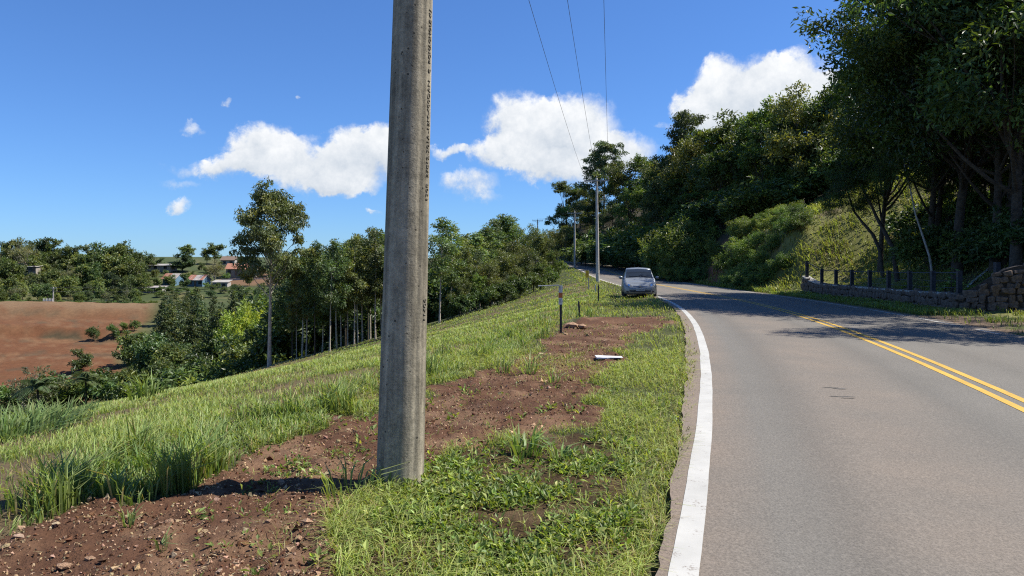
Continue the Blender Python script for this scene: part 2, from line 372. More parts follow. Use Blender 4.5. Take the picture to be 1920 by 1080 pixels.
def paint_mat(name, c, wear, under):
    m, nt, b = new_mat(name); L = nt.links.new
    tc = nt.nodes.new('ShaderNodeTexCoord'); fs = []
    for s_, d_ in ((70, 4), (7, 6), (1.2, 4)):
        n = nt.nodes.new('ShaderNodeTexNoise'); n.inputs['Scale'].default_value = s_; n.inputs['Detail'].default_value = d_; n.inputs['Roughness'].default_value = .7
        L(tc.outputs['Object'], n.inputs['Vector']); fs.append(n.outputs[0])
    a = nt.nodes.new('ShaderNodeMath'); a.operation = 'MULTIPLY_ADD'; L(fs[0], a.inputs[0]); a.inputs[1].default_value = .6; L(fs[1], a.inputs[2])
    mr = nt.nodes.new('ShaderNodeMapRange'); mr.inputs[1].default_value = wear; mr.inputs[2].default_value = wear + .1; L(a.outputs[0], mr.inputs[0])
    mx = nt.nodes.new('ShaderNodeMix'); mx.data_type = 'RGBA'; L(mr.outputs[0], mx.inputs[0]); mx.inputs[6].default_value = (*c, 1); mx.inputs[7].default_value = (*under, 1)
    m2 = nt.nodes.new('ShaderNodeMapRange'); m2.inputs[1].default_value = .3; m2.inputs[2].default_value = .7; m2.inputs[3].default_value = .8; m2.inputs[4].default_value = 1.08; L(fs[2], m2.inputs[0])
    sc = nt.nodes.new('ShaderNodeVectorMath'); sc.operation = 'SCALE'; L(mx.outputs[2], sc.inputs[0]); L(m2.outputs[0], sc.inputs['Scale'])
    L(sc.outputs[0], b.inputs['Base Color']); b.inputs['Roughness'].default_value = .7
    return m
def concrete_mat(name, c=(.265, .235, .175), streak=1.0):
    m, nt, b = new_mat(name); L = nt.links.new
    tc = nt.nodes.new('ShaderNodeTexCoord'); mp = nt.nodes.new('ShaderNodeMapping'); mp.inputs['Scale'].default_value = (9, 9, .55); L(tc.outputs['Object'], mp.inputs['Vector'])
    def noise(v, s_, d_=6, r_=.65):
        n = nt.nodes.new('ShaderNodeTexNoise'); n.inputs['Scale'].default_value = s_; n.inputs['Detail'].default_value = d_; n.inputs['Roughness'].default_value = r_; L(v, n.inputs['Vector']); return n.outputs[0]
    def mth(op, a, b_=None, c_=None, cl=False):
        n = nt.nodes.new('ShaderNodeMath'); n.operation = op; n.use_clamp = cl
        for i, v in enumerate((a, b_, c_)):
            if v is None: continue
            if isinstance(v, (int, float)): n.inputs[i].default_value = v
            else: L(v, n.inputs[i])
        return n.outputs[0]
    st = noise(mp.outputs[0], 1.6); gr = noise(tc.outputs['Object'], 42, 6, .75); bl = noise(tc.outputs['Object'], 6, 6, .7)
    f = mth('ADD', mth('MULTIPLY', st, .75 * streak), mth('ADD', mth('MULTIPLY', gr, .7), mth('MULTIPLY', bl, .8)))
    mr = nt.nodes.new('ShaderNodeMapRange'); h = .375 * streak + .75
    mr.inputs[1].default_value = h - .33; mr.inputs[2].default_value = h + .33; mr.inputs[3].default_value = .30; mr.inputs[4].default_value = 1.75; L(f, mr.inputs[0])
    vo = nt.nodes.new('ShaderNodeTexVoronoi'); vo.inputs['Scale'].default_value = 24; L(tc.outputs['Object'], vo.inputs['Vector'])
    sep = nt.nodes.new('ShaderNodeSeparateColor'); L(vo.outputs['Color'], sep.inputs[0])
    pit = mth('MULTIPLY', mth('LESS_THAN', vo.outputs['Distance'], mth('MULTIPLY', sep.outputs[0], .20)), mth('GREATER_THAN', sep.outputs[1], .40))
    mp2 = nt.nodes.new('ShaderNodeMapping'); mp2.inputs['Scale'].default_value = (5.5, 5.5, .22); mp2.inputs['Location'].default_value = (3.3, 1.7, 0); L(tc.outputs['Object'], mp2.inputs['Vector'])
    stain = nt.nodes.new('ShaderNodeMapRange'); stain.inputs[1].default_value = .40; stain.inputs[2].default_value = .62; stain.inputs[3].default_value = 1.2; stain.inputs[4].default_value = .42; L(noise(mp2.outputs[0], 1.5, 7, .7), stain.inputs[0])   # rain streaks
    sz = nt.nodes.new('ShaderNodeSeparateXYZ'); L(tc.outputs['Object'], sz.inputs[0])
    foot = nt.nodes.new('ShaderNodeMapRange'); foot.inputs[1].default_value = .7; foot.inputs[2].default_value = .15; foot.inputs[3].default_value = 1.0; foot.inputs[4].default_value = 1.35; L(mth('ADD', sz.outputs[2], mth('MULTIPLY', bl, .5)), foot.inputs[0])   # splashed soil and lichen at the foot
    k = mth('MULTIPLY', mth('MULTIPLY', mr.outputs[0], mth('MULTIPLY', stain.outputs[0], foot.outputs[0])), mth('SUBTRACT', 1, mth('MULTIPLY', pit, .72)))
    sc = nt.nodes.new('ShaderNodeVectorMath'); sc.operation = 'SCALE'; sc.inputs[0].default_value = c; L(k, sc.inputs['Scale']); L(sc.outputs[0], b.inputs['Base Color'])
    b.inputs['Roughness'].default_value = .9; b.inputs['Specular IOR Level'].default_value = .25
    bp = nt.nodes.new('ShaderNodeBump'); bp.inputs['Strength'].default_value = .7; bp.inputs['Distance'].default_value = .006
    L(mth('SUBTRACT', gr, pit), bp.inputs['Height']); L(bp.outputs[0], b.inputs['Normal'])
    return m
M = {}
M['ground'] = ground_mat(); M['asphalt'] = asphalt_mat()
M['white_line'] = paint_mat('white_road_paint', (.42, .41, .375), .90, (.22, .19, .16))
M['yellow_line'] = paint_mat('yellow_road_paint', (.50, .30, .035), .92, (.17, .13, .07))
M['concrete'] = concrete_mat('weathered_concrete'); M['concrete_dark'] = concrete_mat('engraved_concrete', (.16, .145, .115), .6)
M['concrete_pale'] = concrete_mat('pale_concrete', (.42, .40, .36), .5)
M['leaf'] = leaf_mat('leaf'); M['grass'] = leaf_mat('grass_blade', .52, .35, .38, .0)
M['bark'] = simple('bark', (.062, .050, .038), .95, var=.5, scale=9, bump=.8)
M['bark_pale'] = simple('pale_bark', (.34, .30, .25), .85, var=.35, scale=5, bump=.4)
M['stone'] = simple('field_stone', (.125, .09, .066), .95, var=.45, scale=3, bump=.7)
M['rock'] = simple('soil_crusted_rock', (.27, .165, .10), .95, var=.4, scale=9, bump=.8)
M['mortar'] = simple('dark_joint', (.05, .04, .032), 1, var=.4, scale=9)
M['dark_wood'] = simple('dark_stained_wood', (.022, .022, .026), .6, var=.4, scale=12)
M['black_plastic'] = simple('black_plastic', (.02, .02, .022), .55, var=.2)
M['rubber'] = simple('rubber', (.025, .025, .025), .85, var=.3)
M['wire'] = simple('wire_metal', (.10, .10, .11), .5, .6)
M['porcelain'] = simple('insulator', (.28, .26, .24), .3)
M['white_plastic'] = simple('white_plastic', (.62, .62, .60), .5, var=.12, scale=14)
M['orange_print'] = simple('orange_print', (.50, .13, .03), .5, var=.12)
M['grey_print'] = simple('grey_print', (.22, .22, .23), .6)
M['yellow_print'] = simple('yellow_sign', (.75, .50, .03), .5, var=.08)
M['scuff'] = simple('rubbed_tar', (.085, .077, .066), .8, var=.4, scale=40)
M['grey_metal'] = simple('grey_metal', (.30, .30, .30), .5, .5, var=.2)

# ------------------------------------------------------------------ the ground: one sheet from underfoot to the far hills
def mixc(a, b, t): return a + (np.asarray(b) - a) * t[:, None]
def ground_colour(X, Y):
    s, u = frame(X, Y); v = -u - edge_w(s); n = len(X)
    q = Y / np.maximum(np.hypot(X, Y), .1)
    nz = fbm(X / 1.7, Y / 1.7, 4, 31); nb = fbm(X / 9, Y / 9, 3, 33)
    c = np.tile(np.array([.052, .056, .024]), (n, 1))
    c = mixc(c, (.10, .065, .04), .55 * sst(.05, .5, nz))
    fld = (v > -.3) & (u < 0)
    fc = mixc(np.tile(np.array([.070, .080, .032]), (n, 1)), (.13, .085, .05), .75 * sst(-.35, .25, -fbm(X / 1.4, Y / 1.4, 3, 15) + .3 * nz))
    c = np.where(fld[:, None], fc, c)
    straw = sst(20, 27, v + 5 * nb) * sst(30, 44, Y) * (u < 0)
    c = mixc(c, (.27, .21, .11), .8 * straw)
    low = sst(62, 68, Y) * (u < 0)
    c = mixc(c, (.055, .065, .025), low)
    d = dirt_mask(X, Y) & (u < -.3) & (Y < 30) & (Y > -4)
    soil = mixc(np.tile(np.array([.088, .044, .025]), (n, 1)), (.150, .088, .052), sst(-.1, .5, fbm(X / .35, Y / .35, 4, 35)))
    wdm = in_poly(X + .5 * fbm(X / .5, Y / .5, 3, 24), Y + .5 * fbm(X / .5 + 5, Y / .5, 3, 25), WEED) & (Y < 12)
    c = np.where(wdm[:, None], soil * .55 + np.array([.0, .006, .0]), c)
    c = np.where(d[:, None], soil, c)
    # right of the road
    rt = u > 7.3
    rc = mixc(np.tile(np.array([.10, .115, .04]), (n, 1)), (.12, .09, .055), sst(-.1, .4, nz))
    drive = sst(25.5, 23, Y - .15 * X + 2.3) * sst(12, 14, Y)
    rc = mixc(rc, (.155, .11, .075), drive * sst(-.5, 0, nz))
    sl = sst(9.8, 10.6, u)
    sc = mixc(np.tile(np.array([.17, .17, .055]), (n, 1)), (.14, .10, .06), .7 * sst(.0, .5, nz))
    rc = rc * (1 - sl[:, None]) + sc * sl[:, None]
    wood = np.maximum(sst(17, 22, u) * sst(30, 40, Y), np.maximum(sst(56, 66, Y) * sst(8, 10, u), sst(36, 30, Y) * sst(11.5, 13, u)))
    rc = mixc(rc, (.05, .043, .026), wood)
    redcut = sst(2.6, 1.4, np.hypot((X - 17.3) / 1.0, (Y - 63) / 1.5) + .8 * nz) * (u > 8)
    rc = mixc(rc, (.20, .085, .05), redcut)
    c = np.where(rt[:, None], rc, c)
    # across the valley
    f = sst(112, 122, Y) * sst(-5, -25, X)
    oc = mixc(np.tile(np.array([.050, .066, .024]), (n, 1)), (.10, .095, .04), sst(-.1, .5, nb + .3 * nz))
    xb = np.interp(Y, [110, 130, 160, 200], [-.60, -.565, -.53, -.495]) * Y
    pl = sst(2.5, -2.5, X - xb + 3 * nb) * sst(118, 127, Y + 6 * nb) * sst(205, 202.5, Y + 1.5 * nb)
    furrow = fbm(X / 18, Y / 1.6, 3, 41)
    pc = mixc(np.tile(np.array([.125, .053, .029]), (n, 1)), (.165, .085, .05), sst(-.1, .5, furrow + .4 * nz))
    pc = mixc(pc, (.065, .052, .037), .6 * sst(.25, .6, .5 * nz + fbm(X / 14 + 3, Y / 3.2, 3, 43)))
    pc = mixc(pc, (.175, .108, .07), sst(180, 198, Y + 8 * nb) * sst(-.4, .3, nz + .5))
    debris = sst(2.2, .6, np.abs(Y - 170 - 5 * fbm(X / 30, Y / 60, 2, 71))) * sst(-.15, .2, fbm(X / 5, Y / 5, 3, 74)); pc = mixc(pc, (.05, .045, .03), .85 * debris)
    track = sst(1.2, .3, np.abs(Y - 152 - .05 * (X + 100)))
    pc = mixc(pc, (.19, .12, .08), .5 * track * sst(-.3, .3, nz + .2))
    pc = mixc(pc, (.075, .085, .035), .6 * sst(.2, .5, fbm(X / 7 + 8, Y / 5, 3, 49)) * sst(150, 130, Y + 12 * nb))
    pc = pc * np.array([.94, .97, .82])
    oc = oc * (1 - pl[:, None]) + pc * pl[:, None]
    yard = sst(20, 12, np.hypot(X + 96, (Y - 276) * 1.2)) + sst(16, 10, np.hypot(X + 214, (Y - 300) * .9))
    oc = mixc(oc, (.17, .092, .056), np.clip(yard, 0, 1) * .8)
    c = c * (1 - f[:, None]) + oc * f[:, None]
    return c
def build_ground():
    fine = np.radians(np.arange(-50, 50.01, .25)); left = np.radians(np.arange(-180, -50, 2.0)); right = np.radians(np.arange(52, 179, 2.0))
    A = np.concatenate([left, fine, right]); na = len(A)
    r = [.5]
    while r[-1] < 900: r.append(r[-1] * (1.013 if r[-1] < 330 else 1.05) + (.03 if r[-1] < 2.2 else 0))
    r = np.array(r); nr = len(r)
    X = (np.sin(A)[None, :] * r[:, None]).ravel(); Y = (np.cos(A)[None, :] * r[:, None]).ravel()
    Z = height(X, Y)
    s, u = frame(X, Y)
    dm = dirt_mask(X, Y) & (u < -.35) & (Y < 30)
    amp = np.where(dm, .06, .022) * (u < -.4) * sst(40, 22, np.hypot(X, Y))
    Z = Z + amp * (fbm(X / .17, Y / .17, 4, 51) + .3)
    for (mx, my, rx, ry, hh) in MOUNDS: Z = Z + hh * np.exp(-((X - mx) / rx) ** 2 - ((Y - my) / ry) ** 2) * (1 + .5 * fbm(X / .15, Y / .15, 3, 55))
    V = np.stack([X, Y, Z], 1)
    j = np.arange(na); j2 = (j + 1) % na; i = np.arange(nr - 1)[:, None]
    Q = np.stack([i * na + j, i * na + j2, (i + 1) * na + j2, (i + 1) * na + j], 2).reshape(-1, 4)[:, ::-1]
    cc = ground_colour(X, Y)
    # plug under the camera
    V = np.concatenate([V, [[0, 0, h1(0, 0)]]]); cc = np.concatenate([cc, cc[:1]])
    me = np_mesh('ground', V, Q, cc, True)
    bm = bmesh.new(); bm.from_mesh(me); bm.verts.ensure_lookup_table(); c = bm.verts[len(V) - 1]
    for k in range(na): bm.faces.new((c, bm.verts[(k + 1) % na], bm.verts[k]))
    bm.to_mesh(me); bm.free()
    return tag(link('ground', me, M['ground']), kind='structure')
_m1 = ground_px(1150, 604); _m2 = ground_px(1085, 606)
MOUNDS = [(_m1[0], _m1[1], .9, .7, .10), (_m2[0], _m2[1], .45, .6, .10)]
build_ground()

# ------------------------------------------------------------------ road with its painted lines
def strip(name, s, ua, ub, lift, m, parent=None, nu=1, lat=False):
    """sheet along the road between lateral offsets ua and ub (scalars or arrays over s)"""
    x = np.interp(s, LS, LP[:, 0]); y = np.interp(s, LS, LP[:, 1]); nx = np.interp(s, LS, LN[:, 0]); ny = np.interp(s, LS, LN[:, 1])
    ua = np.broadcast_to(ua, s.shape); ub = np.broadcast_to(ub, s.shape); t = np.linspace(0, 1, nu + 1)
    U = ua[:, None] + (ub - ua)[:, None] * t[None, :]
    X = x[:, None] + nx[:, None] * U; Y = y[:, None] + ny[:, None] * U; Z = roadz(np.repeat(s[:, None], nu + 1, 1), U) + lift
    V = np.stack([X, Y, Z], 2).reshape(-1, 3); k = nu + 1
    i = np.arange(len(s) - 1)[:, None]; j = np.arange(nu)[None, :]
    Q = np.stack([i * k + j, i * k + j + 1, (i + 1) * k + j + 1, (i + 1) * k + j], 2).reshape(-1, 4)
    return link(name, np_mesh(name, V, Q, None, True, {'lat': U.ravel()}), m, parent)
def build_road():
    s = np.arange(-30, 168, .12); e = .10 * fbm(s / .8, s * 0, 4, 61) + .05 * fbm(s / .17, s * 0 + 5, 2, 63)
    x = np.interp(s, LS, LP[:, 0])
    wl = .20 + np.interp(s, [-30, 0, 4, 10, 16, 24, 168], [0, -.05, .02, .12, .12, .05, .05])
    ua = -wl - .5 * e; ub = 7.34 + 1.0 * e + .05
    # asphalt with a broken edge that drops to the soil
    road = strip('road', s, ua, ub, 0.0, M['asphalt'], None, 14)
    tag(road, kind='structure')
    sk = MB()
    for U, sg in ((ua, 1), (ub, -1)):
        X = np.interp(s, LS, LP[:, 0]) + np.interp(s, LS, LN[:, 0]) * U; Y = np.interp(s, LS, LP[:, 1]) + np.interp(s, LS, LN[:, 1]) * U; Z = roadz(s, U)
        n = len(s); vs = [(X[i], Y[i], Z[i]) for i in range(n)] + [(X[i], Y[i], Z[i] - .12) for i in range(n)]
        sk.add(vs, [(i, i + 1, n + i + 1, n + i)[::sg] for i in range(n - 1)])
    sk.obj('road_edge', M['asphalt'], road)
    s2 = np.arange(-30, 166, .25); w = .012 * fbm(s2 / .6, s2 * 0, 3, 71)
    strip('edge_line', s2, -.075 + w, .075 + .7 * w, .004, M['white_line'], road)
    for c in (3.40, 3.64): strip('centre_line', s2, c - .055 + .5 * w, c + .055 + .5 * w, .004, M['yellow_line'], road)
    # far edge line: broken opposite the driveway
    for a, b in ((-30, 8.5), (9.4, 11.2), (15.2, 16.4), (17.6, 20.2), (21.3, 24.6), (25.6, 166)):
        q = np.arange(a, b + .01, .2); strip('edge_line', q, 6.94 + .01 * np.sin(q * 9), 7.05, .004, M['white_line'], road)
    r = random.Random(31)
    for (px, py, w) in ((1558, 727, .30), (1574, 729, .22), (1580, 744, .34), (1592, 747, .20)):   # dark rubbed marks in the lane
        x, y = ground_px(px, py); b = MB(); n = 14; vs = []
        for k in range(n):
            a = 2 * math.pi * k / n; q = r.uniform(.55, 1.1); X_, Y_ = x + math.cos(a) * w * .5 * q, y + math.sin(a) * .045 * q * r.uniform(.1, 1)
            s_, u_ = frame([X_], [Y_]); vs.append((X_, Y_, float(roadz(s_, u_)[0]) + .004))
        b.add(vs, [tuple(range(n))]).obj('scuff_mark', M['scuff'], road)
    return road
build_road()

# ------------------------------------------------------------------ grass, weeds, gravel
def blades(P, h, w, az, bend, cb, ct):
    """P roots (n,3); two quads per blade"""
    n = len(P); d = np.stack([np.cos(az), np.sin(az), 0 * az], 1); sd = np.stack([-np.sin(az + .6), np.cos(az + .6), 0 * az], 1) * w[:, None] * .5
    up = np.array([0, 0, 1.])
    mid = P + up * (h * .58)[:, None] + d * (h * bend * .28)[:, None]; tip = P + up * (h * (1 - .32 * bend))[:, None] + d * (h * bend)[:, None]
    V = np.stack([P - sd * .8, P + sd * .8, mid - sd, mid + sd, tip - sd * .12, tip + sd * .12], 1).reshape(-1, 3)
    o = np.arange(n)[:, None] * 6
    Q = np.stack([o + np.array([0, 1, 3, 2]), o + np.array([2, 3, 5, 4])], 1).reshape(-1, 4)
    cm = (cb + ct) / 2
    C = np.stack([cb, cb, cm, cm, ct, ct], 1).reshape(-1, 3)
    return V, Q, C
def leaves(P, dirv, nrm, ln, wd, c, fold=.25):
    """diamond leaves: root P, pointing along dirv, face along nrm"""
    dirv = dirv / (np.linalg.norm(dirv, axis=1)[:, None] + 1e-9)
    sd = np.cross(dirv, nrm); sd /= np.linalg.norm(sd, axis=1)[:, None] + 1e-9
    up = np.cross(sd, dirv)
    mid = P + dirv * (ln * .45)[:, None]; lift = up * (wd * fold)[:, None]
    V = np.stack([P, mid + sd * (wd * .5)[:, None] + lift, P + dirv * ln[:, None], mid - sd * (wd * .5)[:, None] + lift], 1).reshape(-1, 3)
    Q = np.arange(len(P) * 4).reshape(-1, 4); return V, Q, np.repeat(c, 4, 0)
def merge(parts):
    V = []; Q = []; C = []; o = 0
    for v, q, c in parts: V.append(v); Q.append(q + o); C.append(c); o += len(v)
    return np.concatenate(V), np.concatenate(Q), np.concatenate(C)
def vary(base, n, a=.25, hue=.12):
    c = np.asarray(base)[None, :] * (1 + a * RNG.uniform(-1, 1, (n, 1))) * (1 + hue * RNG.uniform(-1, 1, (n, 3))); return np.clip(c, .005, .9)
def polar(n, d0, d1, a0=-46, a1=46):
    d = np.exp(RNG.uniform(np.log(d0), np.log(d1), n)); a = np.radians(RNG.uniform(a0, a1, n)); return d * np.sin(a), d * np.cos(a)
def zof(X, Y, sink=.01):
    return height(X, Y) - sink
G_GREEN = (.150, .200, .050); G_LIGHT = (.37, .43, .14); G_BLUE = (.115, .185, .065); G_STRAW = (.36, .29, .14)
def build_field_grass():
    parts = []
    for n, d0, d1 in ((130000, 3.6, 15), (170000, 12, 110)):
        X, Y = polar(n, d0, d1, -48, 12); s, u = frame(X, Y); v = -u - edge_w(s)
        near_edge = sst(1.6, .0, v)
        keep = (u < -1.2) & ~dirt_mask(X, Y) & ((Y < 65 + 3 * fbm(X / 4, Y / 4, 2, 3)) | ((v < 7) & (Y < 118))) & (v > -.45 + .4 * fbm(X / .6, Y / .6, 2, 8)) & ((Y < 24) | (v > -1.2))
        pat = fbm(X / 1.4, Y / 1.4, 3, 15)
        keep &= RNG.uniform(0, 1, n) < (.18 + .82 * sst(-.3, .35, pat + .3 * near_edge * fbm(X / .38, Y / .38, 2, 16)))
        X, Y, v, pat, ne = X[keep], Y[keep], v[keep], pat[keep], near_edge[keep]; m = len(X); D = np.hypot(X, Y)
        h = (.07 + .06 * RNG.uniform(0, 1, m) + .34 * ne * sst(.0, .42, fbm(X / .38, Y / .38, 2, 16)) * RNG.uniform(.4, 1, m) * sst(40, 12, D)) * (1 + .6 * pat) * np.interp(D, [4, 20, 60], [1, 1.1, 1.3])
        w = np.maximum(.004 + .006 * RNG.uniform(0, 1, m) + .004 * ne, D * .0008 * RNG.uniform(.7, 1.5, m))
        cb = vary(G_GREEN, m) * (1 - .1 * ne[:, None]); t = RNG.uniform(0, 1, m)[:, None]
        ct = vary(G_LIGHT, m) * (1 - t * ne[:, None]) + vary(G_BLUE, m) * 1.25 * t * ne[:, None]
        st = (RNG.uniform(0, 1, m) < np.clip(.06 + .25 * sst(.0, .5, -pat) + .8 * sst(20, 27, v + 4 * pat) * sst(30, 44, Y), 0, .95))[:, None]
        cb = np.where(st, vary(G_STRAW, m) * .7, cb); ct = np.where(st, vary(G_STRAW, m), ct)
        P = np.stack([X, Y, zof(X, Y)], 1)
        parts.append(blades(P, h, w, RNG.uniform(0, 6.28, m), RNG.uniform(.1, .75, m), cb, ct))
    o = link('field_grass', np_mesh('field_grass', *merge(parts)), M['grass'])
    tag(o, 'green grass covering the field that slopes down from the verge', 'grass', kind='stuff')
def build_verge_grass():
    parts = []
    for n, d0, d1 in ((170000, 3.1, 13), (130000, 10, 120)):
        X, Y = polar(n, d0, d1, -20, 30); s, u = frame(X, Y); v = -u - edge_w(s)
        dm = dirt_mask(X, Y); wd = in_poly(X + .5 * fbm(X / .5, Y / .5, 3, 24), Y + .5 * fbm(X / .5 + 5, Y / .5, 3, 25), WEED)
        pat = fbm(X / .8, Y / .8, 3, 17)
        edge = -.17 - .10 * fbm(s / .5, s * 0, 3, 19)
        ok = (u < edge) & (v < .6) & (u > -7)
        prob = np.where(dm, .035 + .5 * sst(.0, .4, pat) * sst(8.5, 10.5, Y), np.where(wd, .05 + .18 * sst(-.2, .3, pat), .45 + .55 * sst(-.3, .2, pat)))
        keep = ok & (RNG.uniform(0, 1, n) < prob)
        X, Y, u, pat, dmk = X[keep], Y[keep], u[keep], pat[keep], dm[keep]; m = len(X); D = np.hypot(X, Y)
        h = (.05 + .10 * RNG.uniform(0, 1, m) ** 1.5) * (1 + .4 * pat) * np.interp(D, [4, 20, 60], [1, 1.3, 2.0]); h *= np.where(dmk, .7, 1)
        w = np.maximum(.0032 + .004 * RNG.uniform(0, 1, m), D * .0007 * RNG.uniform(.7, 1.4, m))
        cb = vary((.15, .19, .04), m, .45); ct = vary((.40, .45, .12), m, .45)
        st = (RNG.uniform(0, 1, m) < .10 + .25 * dmk + .12 * sst(-.5, -.2, u))[:, None]
        cb = np.where(st, vary(G_STRAW, m) * .6, cb); ct = np.where(st, vary(G_STRAW, m), ct)
        P = np.stack([X, Y, zof(X, Y)], 1)
        parts.append(blades(P, h, w, RNG.uniform(0, 6.28, m), RNG.uniform(.3, 1.5, m), cb, ct))
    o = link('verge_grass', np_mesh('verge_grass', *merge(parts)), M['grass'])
    tag(o, 'short ragged grass on the verge along the white edge line', 'grass', kind='stuff')
def build_right_grass():
    parts = []
    n = 220000; X, Y = polar(n, 14, 66, 10, 44); s, u = frame(X, Y); pat = fbm(X / 1.3, Y / 1.3, 3, 27)
    slope = (u > 10.4) | ((u > 8.2) & (Y > 44)); drive = (Y - .15 * X < 21.6)
    prob = np.where(slope, .25 + .75 * sst(-.3, .3, pat), np.where(drive, .03 + .22 * sst(.2, .5, pat) * (u > 8.2), .45 + .5 * sst(-.3, .1, pat)))
    keep = (u > 7.55 + .2 * pat) & (u < 24) & (RNG.uniform(0, 1, n) < prob) & ~((u > 9.7) & (u < 10.5) & (Y < 44))
    X, Y, pat, sl = X[keep], Y[keep], pat[keep], slope[keep]; m = len(X); D = np.hypot(X, Y)
    h = (.10 + .14 * RNG.uniform(0, 1, m)) * (1 + .6 * pat) * np.where(sl, 1.25, 1.0) * np.where(Y > 44, 1.7, 1); w = np.maximum(.010, D * .0008 * RNG.uniform(.7, 1.5, m))
    cb = vary((.13, .16, .04), m, .4); ct = np.where(sl[:, None], vary((.33, .36, .10), m, .35), vary((.22, .29, .07), m, .35))
    dk = (RNG.uniform(0, 1, m) < .08 + .15 * sst(.0, .4, -pat))[:, None]; cb = np.where(dk, cb * .6, cb); ct = np.where(dk, vary((.20, .15, .08), m), ct)
    P = np.stack([X, Y, zof(X, Y)], 1)
    parts.append(blades(P, h, w, RNG.uniform(0, 6.28, m), RNG.uniform(.2, .9, m), cb, ct))
    o = link('bank_grass', np_mesh('bank_grass', *merge(parts)), M['grass'])
    tag(o, 'rough yellow green grass on the bank and hillside right of the road', 'grass', kind='stuff')
def rosettes(X, Y, size, k, colour):
    """low broad-leaved weeds: k leaves spreading from each root"""
    n = len(X); Z = zof(X, Y, .0)
    P = np.repeat(np.stack([X, Y, Z], 1), k, 0); S = np.repeat(size, k)
    az = RNG.uniform(0, 6.28, n * k); el = RNG.uniform(-.05, 1.1, n * k)
    d = np.stack([np.cos(az) * np.cos(el), np.sin(az) * np.cos(el), np.sin(el)], 1)
    P = P + np.stack([np.cos(az), np.sin(az), 0 * az], 1) * (S * RNG.uniform(0, .9, n * k))[:, None] + np.array([0, 0, 1.]) * (S * RNG.uniform(0, 1.2, n * k))[:, None]
    nr = np.stack([-np.cos(az) * np.sin(el), -np.sin(az) * np.sin(el), np.cos(el)], 1) + .35 * RNG.normal(0, 1, (n * k, 3))
    L_ = S * RNG.uniform(.7, 1.4, n * k)
    return leaves(P, d, nr, L_, L_ * RNG.uniform(.32, .6, n * k), vary(colour, n * k, .35))
def build_weeds():
    n = 24000; X, Y = polar(n, 3.0, 9.5, -24, 22); s, u = frame(X, Y); pat = fbm(X / .55, Y / .55, 3, 37)
    wx = X + .5 * fbm(X / .5, Y / .5, 3, 24); wd = in_poly(wx, Y + .5 * fbm(X / .5 + 5, Y / .5, 3, 25), WEED); dm = dirt_mask(X, Y)
    prob = np.where(wd, .06 + .94 * sst(-.25, .2, pat), np.where(dm, .02 + .22 * sst(.15, .45, pat), .22 * sst(-.1, .3, pat)))
    keep = (u < -.25) & (u > -5) & (RNG.uniform(0, 1, n) < prob)
    X, Y = X[keep], Y[keep]
    v = rosettes(X, Y, RNG.uniform(.016, .046, len(X)) * np.interp(np.hypot(X, Y), [4, 9], [1, 1.3]), 6, (.15, .205, .048))
    v2 = rosettes(X[::5], Y[::5], RNG.uniform(.03, .055, len(X[::5])), 3, (.32, .37, .10))
    o = link('ground_weeds', np_mesh('ground_weeds', *merge([v, v2])), M['grass'])
    tag(o, 'low broad leaved weeds carpeting the soil right of the near pole', 'weeds', kind='stuff')
ROCKM = []
def rock_meshes():
    r = random.Random(5)
    for k in range(5):
        bm = bmesh.new(); bmesh.ops.create_icosphere(bm, subdivisions=1, radius=.5)
        for v in bm.verts: v.co = Vector((v.co.x * r.uniform(.7, 1.2), v.co.y * r.uniform(.6, 1.1), v.co.z * r.uniform(.45, .85)))
        me = bpy.data.meshes.new('rock'); bm.to_mesh(me); bm.free(); me.materials.append(M['rock']); ROCKM.append(me)
rock_meshes()
def build_gravel():
    n = 140000; X, Y = polar(n, 3.0, 22, -44, 26); s, u = frame(X, Y)
    keep = dirt_mask(X, Y) & (u < -.35) & (RNG.uniform(0, 1, n) < .35 + .4 * fbm(X / .4, Y / .4, 3, 47)); X, Y = X[keep], Y[keep]; m = len(X)
    Dn = np.hypot(X, Y); sz = RNG.uniform(.0025, .010, m) * (1 + 1.6 * (RNG.uniform(0, 1, m) > .95)) * np.interp(Dn, [3, 20], [1, 2.2])
    Z = height(X, Y) + .06 * (fbm(X / .17, Y / .17, 4, 51) + .3) + .004
    base = np.array([[1, 0, 0], [0, 1, 0], [-1, 0, 0], [0, -1, 0], [0, 0, .8], [0, 0, -.8]])
    V = base[None] * RNG.uniform(.55, 1.3, (m, 6, 1)) * sz[:, None, None] * np.array([1.2, 1, .8]) + RNG.uniform(-.3, .3, (m, 6, 3)) * sz[:, None, None]
    q = RNG.normal(0, 1, (m, 4)); q /= np.linalg.norm(q, axis=1)[:, None]; w_, x_, y_, z_ = q.T
    rot = np.stack([1 - 2 * (y_ * y_ + z_ * z_), 2 * (x_ * y_ - z_ * w_), 2 * (x_ * z_ + y_ * w_), 2 * (x_ * y_ + z_ * w_), 1 - 2 * (x_ * x_ + z_ * z_), 2 * (y_ * z_ - x_ * w_), 2 * (x_ * z_ - y_ * w_), 2 * (y_ * z_ + x_ * w_), 1 - 2 * (x_ * x_ + y_ * y_)], 1).reshape(m, 3, 3)
    V = np.einsum('mij,mkj->mki', rot, V) + np.stack([X, Y, Z], 1)[:, None]
    T = np.array([[0, 1, 4], [1, 2, 4], [2, 3, 4], [3, 0, 4], [1, 0, 5], [2, 1, 5], [3, 2, 5], [0, 3, 5]])
    Q = (np.arange(m)[:, None, None] * 6 + T[None]).reshape(-1, 3)
    c = np.where((RNG.uniform(0, 1, m) < .55)[:, None], vary((.36, .245, .15), m), vary((.12, .058, .032), m))
    o = link('soil_crumbs', np_mesh('soil_crumbs', V.reshape(-1, 3), Q, np.repeat(c, 6, 0)), M['ground'])
    tag(o, 'crumbs and small stones scattered over the red soil', 'gravel', kind='stuff')
